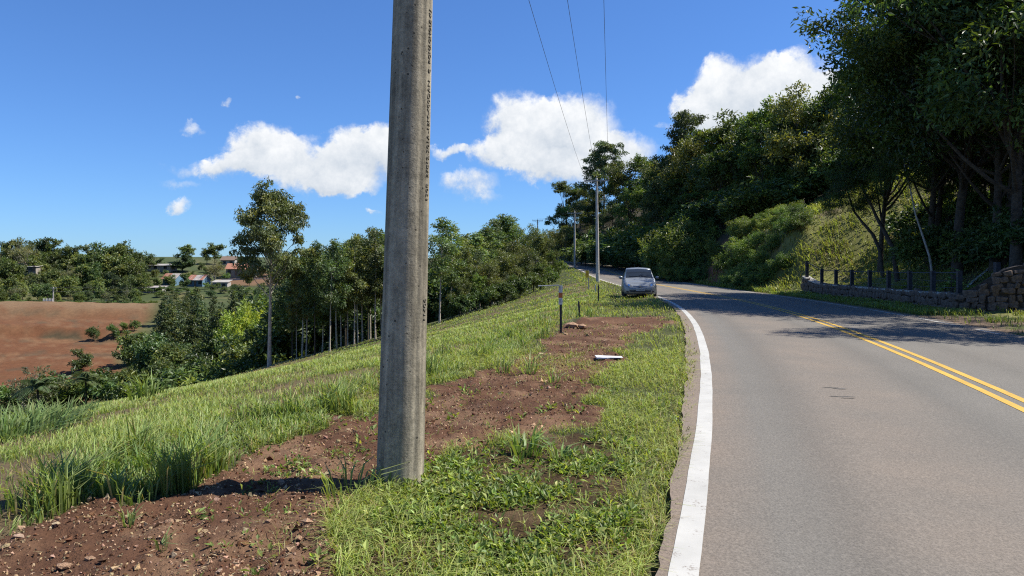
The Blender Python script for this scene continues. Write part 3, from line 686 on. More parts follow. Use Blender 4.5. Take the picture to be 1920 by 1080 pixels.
def build_litter():
    n = 9000; X, Y = polar(n, 3.0, 20, -44, 26); s, u = frame(X, Y); dm = dirt_mask(X, Y)
    keep = (u < -.3) & (u > -6) & (RNG.uniform(0, 1, n) < np.where(dm, .5, .25)) & (dm | (u > -4)); X, Y = X[keep], Y[keep]; m = len(X); D = np.hypot(X, Y)
    Z = height(X, Y) + .06 * np.where(dm[keep], fbm(X / .17, Y / .17, 4, 51) + .3, .3) + .006
    a = RNG.uniform(0, 6.28, m); d = np.stack([np.cos(a), np.sin(a), RNG.uniform(-.15, .25, m)], 1)
    c = np.where((RNG.uniform(0, 1, m) < .6)[:, None], vary((.36, .28, .17), m), vary((.10, .065, .045), m))
    V, Q, C = leaves(np.stack([X, Y, Z], 1), d, np.tile([0, 0, 1.], (m, 1)) + RNG.normal(0, .4, (m, 3)), RNG.uniform(.015, .06, m) * np.interp(D, [3, 20], [1, 2]), np.maximum(RNG.uniform(.003, .008, m), D * .0006), c)
    tag(link('dry_litter', np_mesh('dry_litter', V, Q, C), M['grass']), 'dry stalks and bits of dead grass strewn over the soil', 'litter', kind='stuff')
build_litter(); build_field_grass(); build_verge_grass(); build_right_grass(); build_weeds(); build_gravel()

def grass_clump(name, px, py, n, h, spread, label, cols, wd=.02, z=None, d=None):
    if d is None: x, y = ground_px(px, py)
    else: x, y = atx(px, d), d
    o = empty(name, (x, y, h1(x, y)), 0, label, 'grass clump')
    k = n; a = RNG.uniform(0, 6.28, k); rr = spread * np.sqrt(RNG.uniform(0, 1, k)) * .5
    P = np.stack([rr * np.cos(a), rr * np.sin(a), np.full(k, -.02)], 1)
    hh = h * RNG.uniform(.45, 1.1, k); az = a + RNG.normal(0, .5, k)
    V, Q, C = blades(P, hh, wd * RNG.uniform(.5, 1.2, k), az, RNG.uniform(.15, 1.0, k), vary(cols[0], k), vary(cols[1], k))
    link('blades', np_mesh('clump_blades', V, Q, C), M['grass'], o)
    return o
GC = (G_GREEN, G_LIGHT); GB = (G_GREEN, (.19, .27, .085))
grass_clump('grass_clump', 655, 930, 42, .30, .34, 'pale grass clump at left foot of the near concrete pole', (G_GREEN, (.30, .36, .13)), .017)
grass_clump('grass_clump', 722, 925, 26, .20, .16, 'small grass clump right against the foot of the near pole', (G_GREEN, (.28, .34, .12)), .014)
grass_clump('grass_clump', 985, 858, 46, .30, .22, 'broad bladed grass clump on soil between near pole and road', GB, .026)
grass_clump('grass_clump', 1048, 868, 30, .24, .16, 'drooping grass clump just right of the broad bladed clump', GB, .022)
grass_clump('grass_clump', 275, 790, 90, .60, .6, 'large dark green tussock standing alone in the sloping field', ((.09, .14, .03), (.19, .25, .06)), .03, d=14.0)
for i, (px, d, lb) in enumerate(((10, 8.6, 'tall tussock at left edge of the field, nearest the camera'), (60, 9.6, 'tall tussock second from left edge of the field'), (105, 11.0, 'tall tussock third from left edge of the field'), (-45, 9.8, 'tall tussock cut by the left edge of the picture'))):
    grass_clump('grass_clump', px, 0, 260, .42, 1.3, lb, ((.08, .13, .035), (.19, .26, .085)), .022, d=d)
grass_clump('grass_clump', 240, 990, 16, .20, .05, 'thin upright grass sprig on bare soil in left foreground', (G_GREEN, (.24, .30, .12)), .012)
grass_clump('grass_clump', 302, 1035, 12, .18, .05, 'small thin sprig on bare soil near bottom left', (G_GREEN, (.20, .25, .10)), .010)
grass_clump('grass_clump', 992, 705, 22, .45, .16, 'tall grass sprig on soil beyond the near pole, left one', (G_GREEN, (.30, .36, .14)), .02)
grass_clump('grass_clump', 1038, 722, 16, .28, .12, 'pale grass sprig on soil beyond the near pole, right one', (G_GREEN, (.32, .38, .16)), .02)
grass_clump('grass_clump', 940, 700, 20, .30, .25, 'pale grass sprig at the left rim of the bare soil', (G_GREEN, (.32, .38, .16)), .02)
# dark upright tufts where the pole's shadow ends
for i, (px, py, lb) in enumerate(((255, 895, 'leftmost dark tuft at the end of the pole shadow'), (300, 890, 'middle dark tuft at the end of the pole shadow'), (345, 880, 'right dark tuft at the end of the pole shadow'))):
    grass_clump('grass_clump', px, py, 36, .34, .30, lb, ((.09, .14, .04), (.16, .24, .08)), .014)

def rock(px, py, sx, sy, sz, label, rz=0., grp=None, k=0):
    x, y = ground_px(px, py); o = link('rock', ROCKM[k % 5]); o.location = (x, y, h1(x, y) + sz * .28); o.scale = (sx, sy, sz); o.rotation_euler = (.1, .15, rz)
    return tag(o, label, 'rock', grp)
rock(1072, 616, .40, .30, .26, 'largest pale orange rock beside the foot of the marker post', .4)
rock(1092, 617, .30, .26, .20, 'brown rock just right of the largest rock by marker post', 1.1, k=1)
rock(1082, 604, .22, .18, .15, 'rock at the back of the heap behind the largest rock', 2.0, k=2)
rock(1108, 604, .28, .18, .14, 'flat rock on the heap, right of the marker post', .2, k=3)
rock(1130, 608, .20, .16, .12, 'rock in the middle of the soil heap', .9, k=4)
rock(1062, 629, .16, .13, .09, 'small pale rock in front of the marker post foot', .3, k=1)
rock(1097, 596, .25, .16, .12, 'dark rock at the back edge of the soil heap', .3, k=2)
rock(165, 982, .085, .06, .04, 'flat yellowish stone on the soil at left', .5, k=0)
rock(170, 1053, .07, .06, .05, 'whitish stone on the soil near bottom left corner', .9, k=1)
rock(210, 942, .09, .07, .07, 'pale stone at the grass edge left of the pole shadow', .2, k=2)
rock(318, 984, .075, .05, .06, 'upright orange stone in the left foreground soil', .2, k=3)
rock(118, 1066, .08, .06, .05, 'orange stone at the bottom left of the soil', .7, k=4)
rock(275, 1074, .06, .05, .04, 'small pale stone at the bottom edge, left part', .7, k=2)
rock(458, 1073, .07, .05, .04, 'pale stone at the bottom edge below the pole shadow', 1.2, k=0)
rock(560, 1012, .06, .05, .04, 'orange stone on soil in front of the near pole', 1.2, k=3)
rock(421, 980, .07, .05, .035, 'flat orange stone in the middle of the foreground soil', 1.5, k=4)

# ------------------------------------------------------------------ utility poles and wires
def pole_shaft(name, r0, r1, H, m, parent, bands=True, n=72):
    V = []; Fc = []; rows = 60
    for i in range(rows + 1):
        z = -.3 + (H + .3) * i / rows; r = r0 + (r1 - r0) * max(z, 0) / H
        for k in range(n):
            a = 360 * k / n; rr = r
            if bands:
                b = (a + 180) % 360 - 180
                if -44 < b < 12 or 168 < a < 224: rr = r + .0035
                if b in (-45, -50) or a in (225, 230): rr = r - .002
            V.append((rr * math.cos(R(a)), rr * math.sin(R(a)), z))
    for i in range(rows):
        for k in range(n): Fc.append((i * n + k, i * n + (k + 1) % n, (i + 1) * n + (k + 1) % n, (i + 1) * n + k))
    Fc.append(tuple(rows * n + k for k in range(n)))
    b = MB(); b.add(V, Fc); return b.obj(name, m, parent, True)
def text_mesh(txt, size, depth):
    cu = bpy.data.curves.new('t', 'FONT'); cu.body = txt; cu.size = size; cu.extrude = depth; cu.resolution_u = 2; cu.align_y = 'CENTER'
    ob = bpy.data.objects.new('t', cu); COL.objects.link(ob); dg = bpy.context.evaluated_depsgraph_get()
    me = bpy.data.meshes.new_from_object(ob.evaluated_get(dg)); bpy.data.objects.remove(ob); bpy.data.curves.remove(cu); return me
def pole_head(root, H, az, lean_r, arm=1.05):
    """wooden crossarm, brace and three pin insulators, square to the line"""
    ca, sa = math.cos(az), math.sin(az); rot = Matrix.Rotation(az, 3, 'Z')
    off = rot @ Vector((0, -lean_r - .06, 0))
    MB().box((off.x, off.y, H - .25), (2 * arm + .1, .10, .12), rot).obj('crossarm', M['grey_metal'] if 0 else M['concrete_pale'], root)
    for x in (-arm, 0.0, arm):
        p = rot @ Vector((x, -lean_r - .06, 0)); z0 = H - .19 if x else H
        if not x: p = Vector((0, 0, 0))
        b = MB(); b.tube([(p.x, p.y, z0), (p.x, p.y, z0 + .08), (p.x, p.y, z0 + .1), (p.x, p.y, z0 + .16), (p.x, p.y, z0 + .2)], [.015, .015, .055, .045, .02], 10)
        b.obj('insulator', M['porcelain'], root)
    b = MB()
    for x in (-.55, .55):
        p = rot @ Vector((x, -lean_r - .02, 0)); b.tube([(p.x, p.y, H - .27), (0, 0, H - .8)], .014, 5)
    b.obj('brace', M['grey_metal'], root)
P0 = ground_px(750, 907)
POLES = [dict(x=P0[0], y=P0[1], H=9.4, r0=.166, r1=.085, lean=(0.0, R(1.55)), label='weathered round concrete utility pole in the foreground with embossed lettering'),
         dict(x=7.62, y=64., H=9.2, r0=.17, r1=.10, lean=(0, R(-.6)), label='grey concrete utility pole with crossarm just left of the parked car'),
         dict(x=atx(1077.5, 103.), y=103., H=8.1, r0=.16, r1=.10, lean=(0, 0), label='utility pole by the bend, second beyond the near pole'),
         dict(x=atx(1008, 150.), y=150., H=12.0, r0=.16, r1=.10, lean=(0, 0), label='farthest utility pole, half hidden by trees left of the bend')]
tips = []
for i, p in enumerate(POLES):
    z0 = h1(p['x'], p['y'])
    if i == 3: p['H'] = 1.6 + (CY - 412) * 150 / F - z0
    root = empty('utility_pole', (p['x'], p['y'], z0), 0, p['label'], 'utility pole', 'utility poles along the road')
    root.rotation_euler = (p['lean'][0], p['lean'][1], 0)
    nx = POLES[min(i + 1, 3)]; pv = POLES[max(i - 1, 0)]; az = math.atan2(nx['y'] - pv['y'], nx['x'] - pv['x']) - math.pi / 2
    sh = pole_shaft('shaft', p['r0'], p['r1'], p['H'], M['concrete'] if i == 0 else M['concrete_pale'], root, i == 0, 72 if i == 0 else 14)
    pole_head(root, p['H'], az, p['r1'])
    if i == 0:
        a = R(-20)
        for txt, zc, size, span in (('1308', 2.02, .046, .13), ('27E12-201A-12M-400DAN', 2.19, .046, .69), ('C', 2.93, .046, .03), ('ROMAGNOLE 4U', 3.0, .046, .38), ('11406', 1.17, .05, .165)):
            me = text_mesh(txt, size, .0045); w = max(v.co.x for v in me.vertices)
            r = p['r0'] + (p['r1'] - p['r0']) * (zc + span / 2) / p['H'] + .0052; slope = (p['r1'] - p['r0']) / p['H']
            t = tag(link('embossed_text', me, M['concrete_dark'], sh), kind='stuff')
            up = Vector((slope * math.cos(a), slope * math.sin(a), 1)).normalized(); nrm = Vector((math.cos(a), math.sin(a), -slope)).normalized(); sd = nrm.cross(up)
            mt = Matrix((up, sd * -1, nrm)).transposed().to_4x4(); mt = Matrix((up, -(up.cross(nrm)), nrm)).transposed()
            mt = Matrix((up, nrm.cross(up), nrm)).transposed().to_4x4()
            rr = p['r0'] + slope * zc + .0042
            mt.translation = Vector((rr * math.cos(a), rr * math.sin(a), zc)); t.matrix_local = mt @ Matrix.Diagonal((span / w, 1, 1, 1))
    rot = Euler((p['lean'][0], p['lean'][1], 0)).to_matrix(); base = Vector((p['x'], p['y'], z0)); ca = Matrix.Rotation(az, 3, 'Z')
    tips.append([base + rot @ (ca @ Vector((x, -p['r1'] - .06 if x else 0, 0)) + Vector((0, 0, p['H'] + (.0 if x else .2)))) for x in (-1.05, 0, 1.05)])
back = [t + Vector((-9, -36, .4)) for t in tips[0]]
for j, nm in enumerate(('left', 'middle', 'right')):
    runs = [back[j]] + [tips[i][j] for i in range(4)]; pts = []
    for a, b in zip(runs[:-1], runs[1:]):
        for k in range(24):
            t = k / 24; q = a.lerp(b, t); q.z -= 4 * t * (1 - t) * .45 * ((b - a).length / 60); pts.append(q)
    pts.append(runs[-1])
    o = MB().tube(pts, .0075, 5).obj('power_line', M['wire'], None, True)
    tag(o, nm + ' one of the three overhead wires running from pole to pole', 'wire', 'overhead wires')

# ------------------------------------------------------------------ marker posts, stakes, little sign, white slab
def marker_post():
    x, y = ground_px(1051.5, 626); z = h1(x, y)
    r = empty('marker_post', (x, y, z), R(-4), 'black marker post with white and orange plate and a thin board on top', 'marker post')
    MB().box((0, 0, .30), (.052, .052, 1.0)).obj('post', M['dark_wood'], r)
    pl = MB().box((-.005, -.031, .86), (.088, .008, .42)).obj('plate', M['white_plastic'], r)
    MB().box((-.005, -.0375, .855), (.088, .005, .115)).obj('orange_band', M['orange_print'], pl)
    b = MB()
    for k in range(4): b.box((-.012, -.037, .765 - .021 * k), (.045 - .008 * (k % 2), .004, .008))
    b.obj('print_lines', M['grey_print'], pl)
    MB().box((-.27, -.01, 1.066), (.46, .20, .014), Matrix.Rotation(R(-2.0), 3, 'Y')).obj('top_board', M['grey_metal'], r)
    b = MB(); b.add([(-.05, -.04, 1.055), (-.05, .03, 1.055), (-.012, .03, 1.055), (-.012, -.04, 1.055), (-.012, -.04, .96), (-.012, .03, .96)], [(0, 1, 2, 3), (0, 3, 4), (1, 5, 2), (0, 4, 5, 1), (2, 5, 4, 3)])
    b.obj('bracket', M['grey_metal'], r)
marker_post()
def stake(px, py, h, w, m, label, lean=0):
    x, y = ground_px(px, py); z = h1(x, y)
    b = MB(); b.add([(-w / 2, -w / 2, -.2), (w / 2, -w / 2, -.2), (w / 2, w / 2, -.2), (-w / 2, w / 2, -.2), (-w / 2, -w / 2, h - w), (w / 2, -w / 2, h - w), (w / 2, w / 2, h - w), (-w / 2, w / 2, h - w), (-w * .2, -w * .2, h), (w * .2, -w * .2, h), (w * .2, w * .2, h), (-w * .2, w * .2, h)],
          [(3, 2, 1, 0), (0, 1, 5, 4), (1, 2, 6, 5), (2, 3, 7, 6), (3, 0, 4, 7), (4, 5, 9, 8), (5, 6, 10, 9), (6, 7, 11, 10), (7, 4, 8, 11), (8, 9, 10, 11)])
    o = b.obj('stake', m); o.location = (x, y, z); o.rotation_euler = (0, lean, 0); tag(o, label, 'stake', 'stakes on the verge')
stake(1087, 603, .56, .045, M['dark_wood'], 'short black stake behind the soil heap', R(-3))
stake(1122, 566, .78, .05, M['dark_wood'], 'black stake in front of the pole foot left of the car', 0)
stake(1116.5, 546, .55, .05, M['white_plastic'], 'short white stake left of the second pole', 0)
def yellow_sign():
    d = 47.; x = atx(1101, d); z = h1(x, d); zt = CH + (CY - 507) * d / F
    r = empty('small_sign', (x, d, z), R(3), 'small yellow sign on two thin legs by the second pole', 'sign')
    MB().box((0, 0, zt - z - .24), (.22, .02, .46)).obj('panel', M['yellow_print'], r)
    b = MB()
    for k in range(4): b.box((0, -.0125, zt - z - .10 - .085 * k), (.13, .004, .028))
    b.obj('print_lines', M['orange_print'], r)
    for sx in (-.07, .07): MB().box((sx, .02, (zt - z - .4) / 2), (.02, .02, zt - z - .2)).obj('leg', M['grey_metal'], r)
    r2 = MB().tube([(0, 0, -.2), (0, 0, zt - z + .03)], .035, 8).obj('stake', M['grey_metal']); r2.location = (x + .14, d + .5, z)
    tag(r2, 'grey stake directly behind the small yellow sign', 'stake', 'stakes on the verge')
yellow_sign()
def slab():
    xa, ya = ground_px(1118, 676); xb, yb = ground_px(1170, 679)
    b = MB(); n = 9; r = random.Random(2); top = []; 
    for k in range(n): t = k / (n - 1); top.append((xa + (xb - xa) * t, ya - .10 + .02 * r.random(), t))
    bk = [(x, y + .26 + .04 * r.random() - .10 * t, t) for x, y, t in top[::-1]]
    ring = top + bk; z = h1((xa + xb) / 2, ya) + .035
    vs = [(x, y, z + .02 * t - .0) for x, y, t in ring] + [(x, y, z + .026 - .002 * t) for x, y, t in ring]; m = len(ring)
    b.add(vs, [tuple(range(m))[::-1], tuple(range(m, 2 * m))] + [(k, (k + 1) % m, m + (k + 1) % m, m + k) for k in range(m)])
    tag(b.obj('broken_board', M['white_plastic']), 'broken flat white board lying on the soil between pole and car', 'board')
slab()

# ------------------------------------------------------------------ stone wall, fence, kerb on the right
def stone_variants():
    out = []; r = random.Random(9)
    for k in range(8):
        bm = bmesh.new(); bmesh.ops.create_cube(bm, size=1.0)
        for v in bm.verts: v.co += Vector([r.uniform(-.20, .20) for _ in range(3)])
        bmesh.ops.bevel(bm, geom=bm.edges[:], offset=.12, segments=1, profile=.5, affect='EDGES')
        for v in bm.verts: v.co += Vector([r.uniform(-.02, .02) for _ in range(3)])
        me = bpy.data.meshes.new('stone'); bm.to_mesh(me); bm.free(); me.materials.append(M['stone']); out.append(me)
    return out
STONES = stone_variants()
def polyline(pts, n):
    P = np.array(pts); d = np.concatenate([[0], np.cumsum(np.linalg.norm(np.diff(P[:, :2], axis=0), axis=1))]); t = np.linspace(0, d[-1], n)
    return np.stack([np.interp(t, d, P[:, k]) for k in range(P.shape[1])], 1), d[-1]
def stone_wall(name, pts, thick, size, label, seed, side=-1):
    """pts: (x, y, top height over ground) along the wall"""
    r = random.Random(seed); C, Ln = polyline(pts, 200); t = np.linspace(0, Ln, 200)
    g = height(C[:, 0], C[:, 1]) * 0 + np.minimum(height(C[:, 0] - .6, C[:, 1] - .3), height(C[:, 0], C[:, 1]))
    root = empty(name, (float(C[0, 0]), float(C[0, 1]), float(g[0])), 0, label, 'wall')
    o = Vector(root.location); T_ = np.gradient(C[:, :2], axis=0); T_ /= np.linalg.norm(T_, axis=1)[:, None]
    b = MB(); k = 40; idx = np.linspace(0, 199, k).astype(int); vs = []
    for i in idx:
        nx, ny = T_[i, 1], -T_[i, 0]
        for sx, zz in ((-1, -.3), (1, -.3), (1, C[i, 2] - .03), (-1, C[i, 2] - .03)):
            vs.append((C[i, 0] + nx * sx * thick * .42 - o.x, C[i, 1] + ny * sx * thick * .42 - o.y, g[i] + zz - o.z))
    fs = [(4 * i + a, 4 * i + (a + 1) % 4, 4 * i + 4 + (a + 1) % 4, 4 * i + 4 + a) for i in range(k - 1) for a in range(4)] + [(3, 2, 1, 0), (4 * k - 4, 4 * k - 3, 4 * k - 2, 4 * k - 1)]
    b.add(vs, fs).obj('core', M['mortar'], root)
    course = 0; z = -.06
    hmax = float(C[:, 2].max())
    while z < hmax:
        hh = size * r.uniform(.7, 1.3); q = -r.uniform(0, size)
        while q < Ln:
            w = size * r.uniform(.7, 2.2); mid = min(max(q + w / 2, 0), Ln); i = int(mid / Ln * 199); top = C[i, 2]
            if z + hh * .55 < top:
                h2 = min(hh, top - z + .03)
                for sd in (side,):
                    st = link('stone', STONES[r.randrange(8)], None, root); nx, ny = T_[i, 1], -T_[i, 0]
                    x = float(np.interp(mid, t, C[:, 0])) + sd * nx * thick * .38; y = float(np.interp(mid, t, C[:, 1])) + sd * ny * thick * .38
                    st.location = (x - o.x, y - o.y, float(g[i]) + z + h2 / 2 + r.uniform(-.04, .04) - o.z)
                    st.scale = (w * .97, thick * .42 * r.uniform(.8, 1.45), h2 * r.uniform(.95, 1.2)); st.rotation_euler = (r.uniform(-.12, .12), r.uniform(-.28, .28), math.atan2(T_[i, 1], T_[i, 0]))
            q += w
        z += hh
    return root, C, g, T_, t, Ln
lowp = [(16.05, 25.7, .62), (16.6, 29.5, .60), (17.1, 34, .60), (17.6, 40.5, .62), (17.75, 42.4, .75), (17.8, 43.6, 1.0)]
root, C, g, T_, tt, Ln = stone_wall('low_stone_wall', lowp, .42, .26, 'low dry stone wall carrying the dark post fence', 3)
cap = MB(); k = 60; idx = np.linspace(0, 199, k).astype(int); vs = []
for i in idx:
    nx, ny = T_[i, 1], -T_[i, 0]
    for sx, zz in ((-1, -.035), (1, -.035), (1, .025), (-1, .025)): vs.append((C[i, 0] + nx * sx * .24, C[i, 1] + ny * sx * .24, g[i] + C[i, 2] + zz + .01 * math.sin(i * .7)))
o = root.location; vs = [(a - o.x, b - o.y, c - o.z) for a, b, c in vs]
cap.add(vs, [(4 * i + a, 4 * i + (a + 1) % 4, 4 * i + 4 + (a + 1) % 4, 4 * i + 4 + a) for i in range(k - 1) for a in range(4)] + [(3, 2, 1, 0), (4 * k - 4, 4 * k - 3, 4 * k - 2, 4 * k - 1)])
cap.obj('coping', M['concrete_pale'], root)
# fence: nine dark posts with a top rail and wires
fr = empty('post_fence', (C[0, 0], C[0, 1], float(g[0]) + .62), 0, 'dark post fence with thin top rail on the low stone wall', 'fence')
fp = []
for k in range(9):
    q = min(k * 2.17 + .25, Ln - .15) if k < 8 else Ln - .1
    i = int(q / Ln * 199); p = Vector((C[i, 0], C[i, 1], g[i] + C[i, 2] - .02)); hh = .86 if k < 8 else 1.0
    ang = math.atan2(T_[i, 1], T_[i, 0]); po = MB().box((0, 0, hh / 2), (.15, .15, hh)).obj('post', M['dark_wood'], fr)
    po.location = p - fr.location; po.rotation_euler = (0, 0, ang); fp.append((p, hh))
for a, b in zip(fp[:-1], fp[1:]):
    A = a[0] + Vector((0, 0, a[1] - .08)) - fr.location; B = b[0] + Vector((0, 0, b[1] - .08)) - fr.location
    MB().tube([A, B], .022, 6).obj('rail', M['dark_wood'], fr)
    for zz in (.3, .55): MB().tube([A - Vector((0, 0, zz)), B - Vector((0, 0, zz))], .007, 4).obj('wire', M['wire'], fr)
highp = [(15.75, 25.55, .60), (16.05, 25.15, .85), (16.4, 24.85, 1.2), (16.8, 24.65, 1.48), (17.3, 24.5, 1.6), (18.5, 24.4, 1.66), (21.2, 24.6, 1.75)]
stone_wall('entrance_stone_wall', highp, .55, .20, 'tall curved stone wall beside the dirt driveway at right', 8, 1)
p2 = MB().box((0, 0, .35), (.16, .16, 1.0)).obj('fence_post', M['dark_wood']); p2.location = (17.65, 26.2, h1(17.65, 26.2) + .55)
tag(p2, 'lone dark post just behind the tall curved stone wall', 'post')
def kerb():
    A = Vector((*ground_px(1779, 577), 0)); B = Vector((*ground_px(1876, 566.5), 0)); b = MB(); n = 10; vs = []
    for k in range(n + 1):
        p = A.lerp(B, k / n); z = h1(p.x, p.y); 
        for dy, dz in ((-.08, -.1), (.08, -.1), (.08, .10), (-.08, .09)): vs.append((p.x, p.y + dy, z + dz))
    b.add(vs, [(4 * i + a, 4 * i + (a + 1) % 4, 4 * i + 4 + (a + 1) % 4, 4 * i + 4 + a) for i in range(n) for a in range(4)] + [(3, 2, 1, 0), (4 * n, 4 * n + 1, 4 * n + 2, 4 * n + 3)])
    tag(b.obj('concrete_kerb', M['concrete_pale']), 'pale concrete kerb at the foot of the tall stone wall', 'kerb')
kerb()

# ------------------------------------------------------------------ parked car
def car_mats():
    m, nt, b = new_mat('silver_blue_paint'); b.inputs['Base Color'].default_value = (.235, .255, .27, 1); b.inputs['Metallic'].default_value = .55; b.inputs['Roughness'].default_value = .32
    n = nt.nodes.new('ShaderNodeTexNoise'); n.inputs['Scale'].default_value = 6; mr = nt.nodes.new('ShaderNodeMapRange'); mr.inputs[3].default_value = .40; mr.inputs[4].default_value = .52
    nt.links.new(n.outputs[0], mr.inputs[0]); nt.links.new(mr.outputs[0], b.inputs['Roughness']); b.inputs['Coat Weight'].default_value = .15; M['paint'] = m
    m, nt, b = new_mat('window_glass'); b.inputs['Base Color'].default_value = (.045, .06, .085, 1); b.inputs['Transmission Weight'].default_value = .55; b.inputs['Roughness'].default_value = .03; b.inputs['IOR'].default_value = 1.2; b.inputs['Specular IOR Level'].default_value = .45; M['glass'] = m
    m, nt, b = new_mat('lamp_lens'); b.inputs['Base Color'].default_value = (.15, .15, .14, 1); b.inputs['Metallic'].default_value = .3; b.inputs['Roughness'].default_value = .2; b.inputs['Coat Weight'].default_value = 1; M['lens'] = m
    m, nt, b = new_mat('chrome'); b.inputs['Base Color'].default_value = (.75, .75, .76, 1); b.inputs['Metallic'].default_value = 1; b.inputs['Roughness'].default_value = .15; M['chrome'] = m
    M['interior'] = simple('car_interior', (.05, .05, .055), .9, var=.3); M['plate'] = simple('number_plate', (.42, .43, .44), .5, var=.1)
car_mats()
def build_car():
    # local axes: x to the rear from the nose, y to the side, z up from the road
    #        x     w     zb    z_shoulder z_belt  wr    z_roof
    K = np.array([[0.00, .58, .30, .50, .56, .50, .60], [.05, .68, .24, .52, .61, .55, .655], [.14, .76, .21, .55, .68, .60, .72], [.30, .81, .20, .60, .76, .66, .80],
                  [.60, .83, .20, .66, .86, .69, .905], [.88, .837, .20, .70, .94, .70, .985], [1.02, .838, .20, .72, .97, .695, 1.06], [1.40, .838, .19, .74, 1.0, .66, 1.30], [1.78, .838, .19, .75, 1.02, .625, 1.475],
                  [2.10, .838, .19, .76, 1.035, .615, 1.52], [2.60, .836, .19, .77, 1.05, .61, 1.525], [3.10, .83, .20, .78, 1.06, .60, 1.49], [3.45, .815, .21, .78, 1.06, .58, 1.43], [3.66, .79, .24, .76, 1.03, .55, 1.22], [3.79, .75, .28, .72, .95, .54, 1.0], [3.83, .70, .34, .65, .80, .52, .84]])
    xs = np.unique(np.concatenate([K[:, 0], np.linspace(0, 3.83, 40)]))
    def col(j): return np.interp(xs, K[:, 0], K[:, j])
    sm = lambda a: np.concatenate([a[:1], (a[:-2] + 2 * a[1:-1] + a[2:]) / 4, a[-1:]])
    w, zb, zs, zl, wr, zt = [sm(col(j)) for j in range(1, 7)]; n = len(xs)
    half = []
    for i in range(n):
        W, B, S, Lb, Q, Z = w[i], zb[i], zs[i], zl[i], wr[i], zt[i]; g = min(max((xs[i] - .75) / .7, 0), 1)
        half.append([(0, B), (W * .80, B), (W * .955, B + .05), (W, B + (S - B) * .45), (W * .992, S), (W * .965, Lb - (Lb - S) * .35), (W * .93, Lb), (Q + (W * .93 - Q) * .12, Lb + (Z - Lb) * (.80)), (Q * .97, Z - .03 * (.35 + .65 * g)), (Q * .6, Z - .008), (0, Z + .012)])
    nh = len(half[0]); V = []
    for i in range(n):
        L_ = [(xs[i], y, z) for y, z in half[i]]; V += L_ + [(x, -y, z) for x, y, z in L_[-2:0:-1]]
    ring = 2 * nh - 2; faces = {'body': [], 'windscreen': [], 'rear_window': [], 'side_window': []}
    for i in range(n - 1):
        xm = (xs[i] + xs[i + 1]) / 2
        for k in range(ring):
            j = k if k < nh - 1 else ring - 1 - k; f = (i * ring + k, i * ring + (k + 1) % ring, (i + 1) * ring + (k + 1) % ring, (i + 1) * ring + k); g = 'body'
            if j >= 8 and 1.0 < xm < 1.74: g = 'windscreen'
            elif j >= 8 and 3.47 < xm < 3.74: g = 'rear_window'
            elif j == 6 and (1.33 < xm < 2.22 or 2.32 < xm < 3.3): g = 'side_window'
            faces[g].append(f)
    faces['body'].append(tuple(range(ring))[::-1]); faces['body'].append(tuple((n - 1) * ring + k for k in range(ring)))
    cx, cy = 6.36, 36.0; root = empty('parked_car', (0, 0, 0), 0, 'silver blue hatchback parked on the grass beside the road, facing the camera', 'car')
    def part(name, fs, m, parent=root, lift=0):
        used = sorted({a for f in fs for a in f}); mp = {a: i for i, a in enumerate(used)}
        b = MB(); b.add([V[a] for a in used], [tuple(mp[a] for a in f) for f in fs]); return b.obj(name, m, parent, True)
    body = part('body', faces['body'], M['paint']); part('windscreen', faces['windscreen'], M['glass']); part('rear_window', faces['rear_window'], M['glass'])
    for sg in (1, -1):
        for a, b_ in ((1.3, 2.25), (2.25, 3.4)):
            part('side_window', [f for f in faces['side_window'] if np.sign(sum(V[q][1] for q in f)) == sg and a < sum(V[q][0] for q in f) / 4 < b_], M['glass'])
    bv = BVHTree.FromPolygons([Vector(v) for v in V], [f for fs in faces.values() for f in fs])
    def front(name, top, bot, m, parent=root, lift=.006, th=.02):
        """patch given in front view (y, z), laid on the bodywork"""
        b = MB(); vs = []; nn = len(top)
        for (y1, z1), (y2, z2) in zip(top, bot):
            for t in (0, .5, 1):
                y = y1 + (y2 - y1) * t; z = z1 + (z2 - z1) * t; h = bv.ray_cast(Vector((-1, y, z)), Vector((1, 0, 0)))
                x = h[0].x if h[0] is not None else .4
                vs.append((x - lift, y, z))
        q = len(vs); vs += [(x + th, y, z) for x, y, z in vs]
        fs = []
        for i in range(nn - 1):
            for k in range(2): fs.append((3 * i + k, 3 * i + k + 1, 3 * i + k + 4, 3 * i + k + 3))
        rim = [3 * i for i in range(nn)] + [3 * nn - 2] + [3 * i + 2 for i in range(nn - 1, -1, -1)] + [1]
        fs += [(rim[i], rim[(i + 1) % len(rim)], q + rim[(i + 1) % len(rim)], q + rim[i]) for i in range(len(rim))]
        b.add(vs, fs); return b.obj(name, m, parent, False)
    for sg in (1, -1):
        hl = front('headlight', [(sg * y, z) for y, z in ((.40, .64), (.48, .71), (.57, .775), (.66, .83), (.70, .84))], [(sg * y, z) for y, z in ((.40, .615), (.50, .605), (.60, .62), (.69, .68), (.73, .76))], M['lens'])
        front('lamp_bowl', [(sg * y, z) for y, z in ((.50, .70), (.56, .735), (.60, .73))], [(sg * y, z) for y, z in ((.50, .64), (.56, .63), (.60, .66))], M['chrome'], hl, .010, .01)
        front('fog_recess', [(sg * y, z) for y, z in ((.56, .37), (.63, .39), (.68, .38))], [(sg * y, z) for y, z in ((.56, .32), (.63, .31), (.68, .33))], M['black_plastic'], body, .006)
    ys = np.linspace(-.36, .36, 13)
    gr = front('grille', [(y, .635 - .10 * (.36 ** 2 - y * y) * .0 + .02 * (abs(y) / .36) ** 2) for y in ys], [(y, .565 + .06 * (abs(y) / .36) ** 1.5) for y in ys], M['black_plastic'])
    front('grille_bar', [(y, .622 + .01 * (abs(y) / .36)) for y in ys], [(y, .612 + .01 * (abs(y) / .36)) for y in ys], M['chrome'], gr, .012, .01)
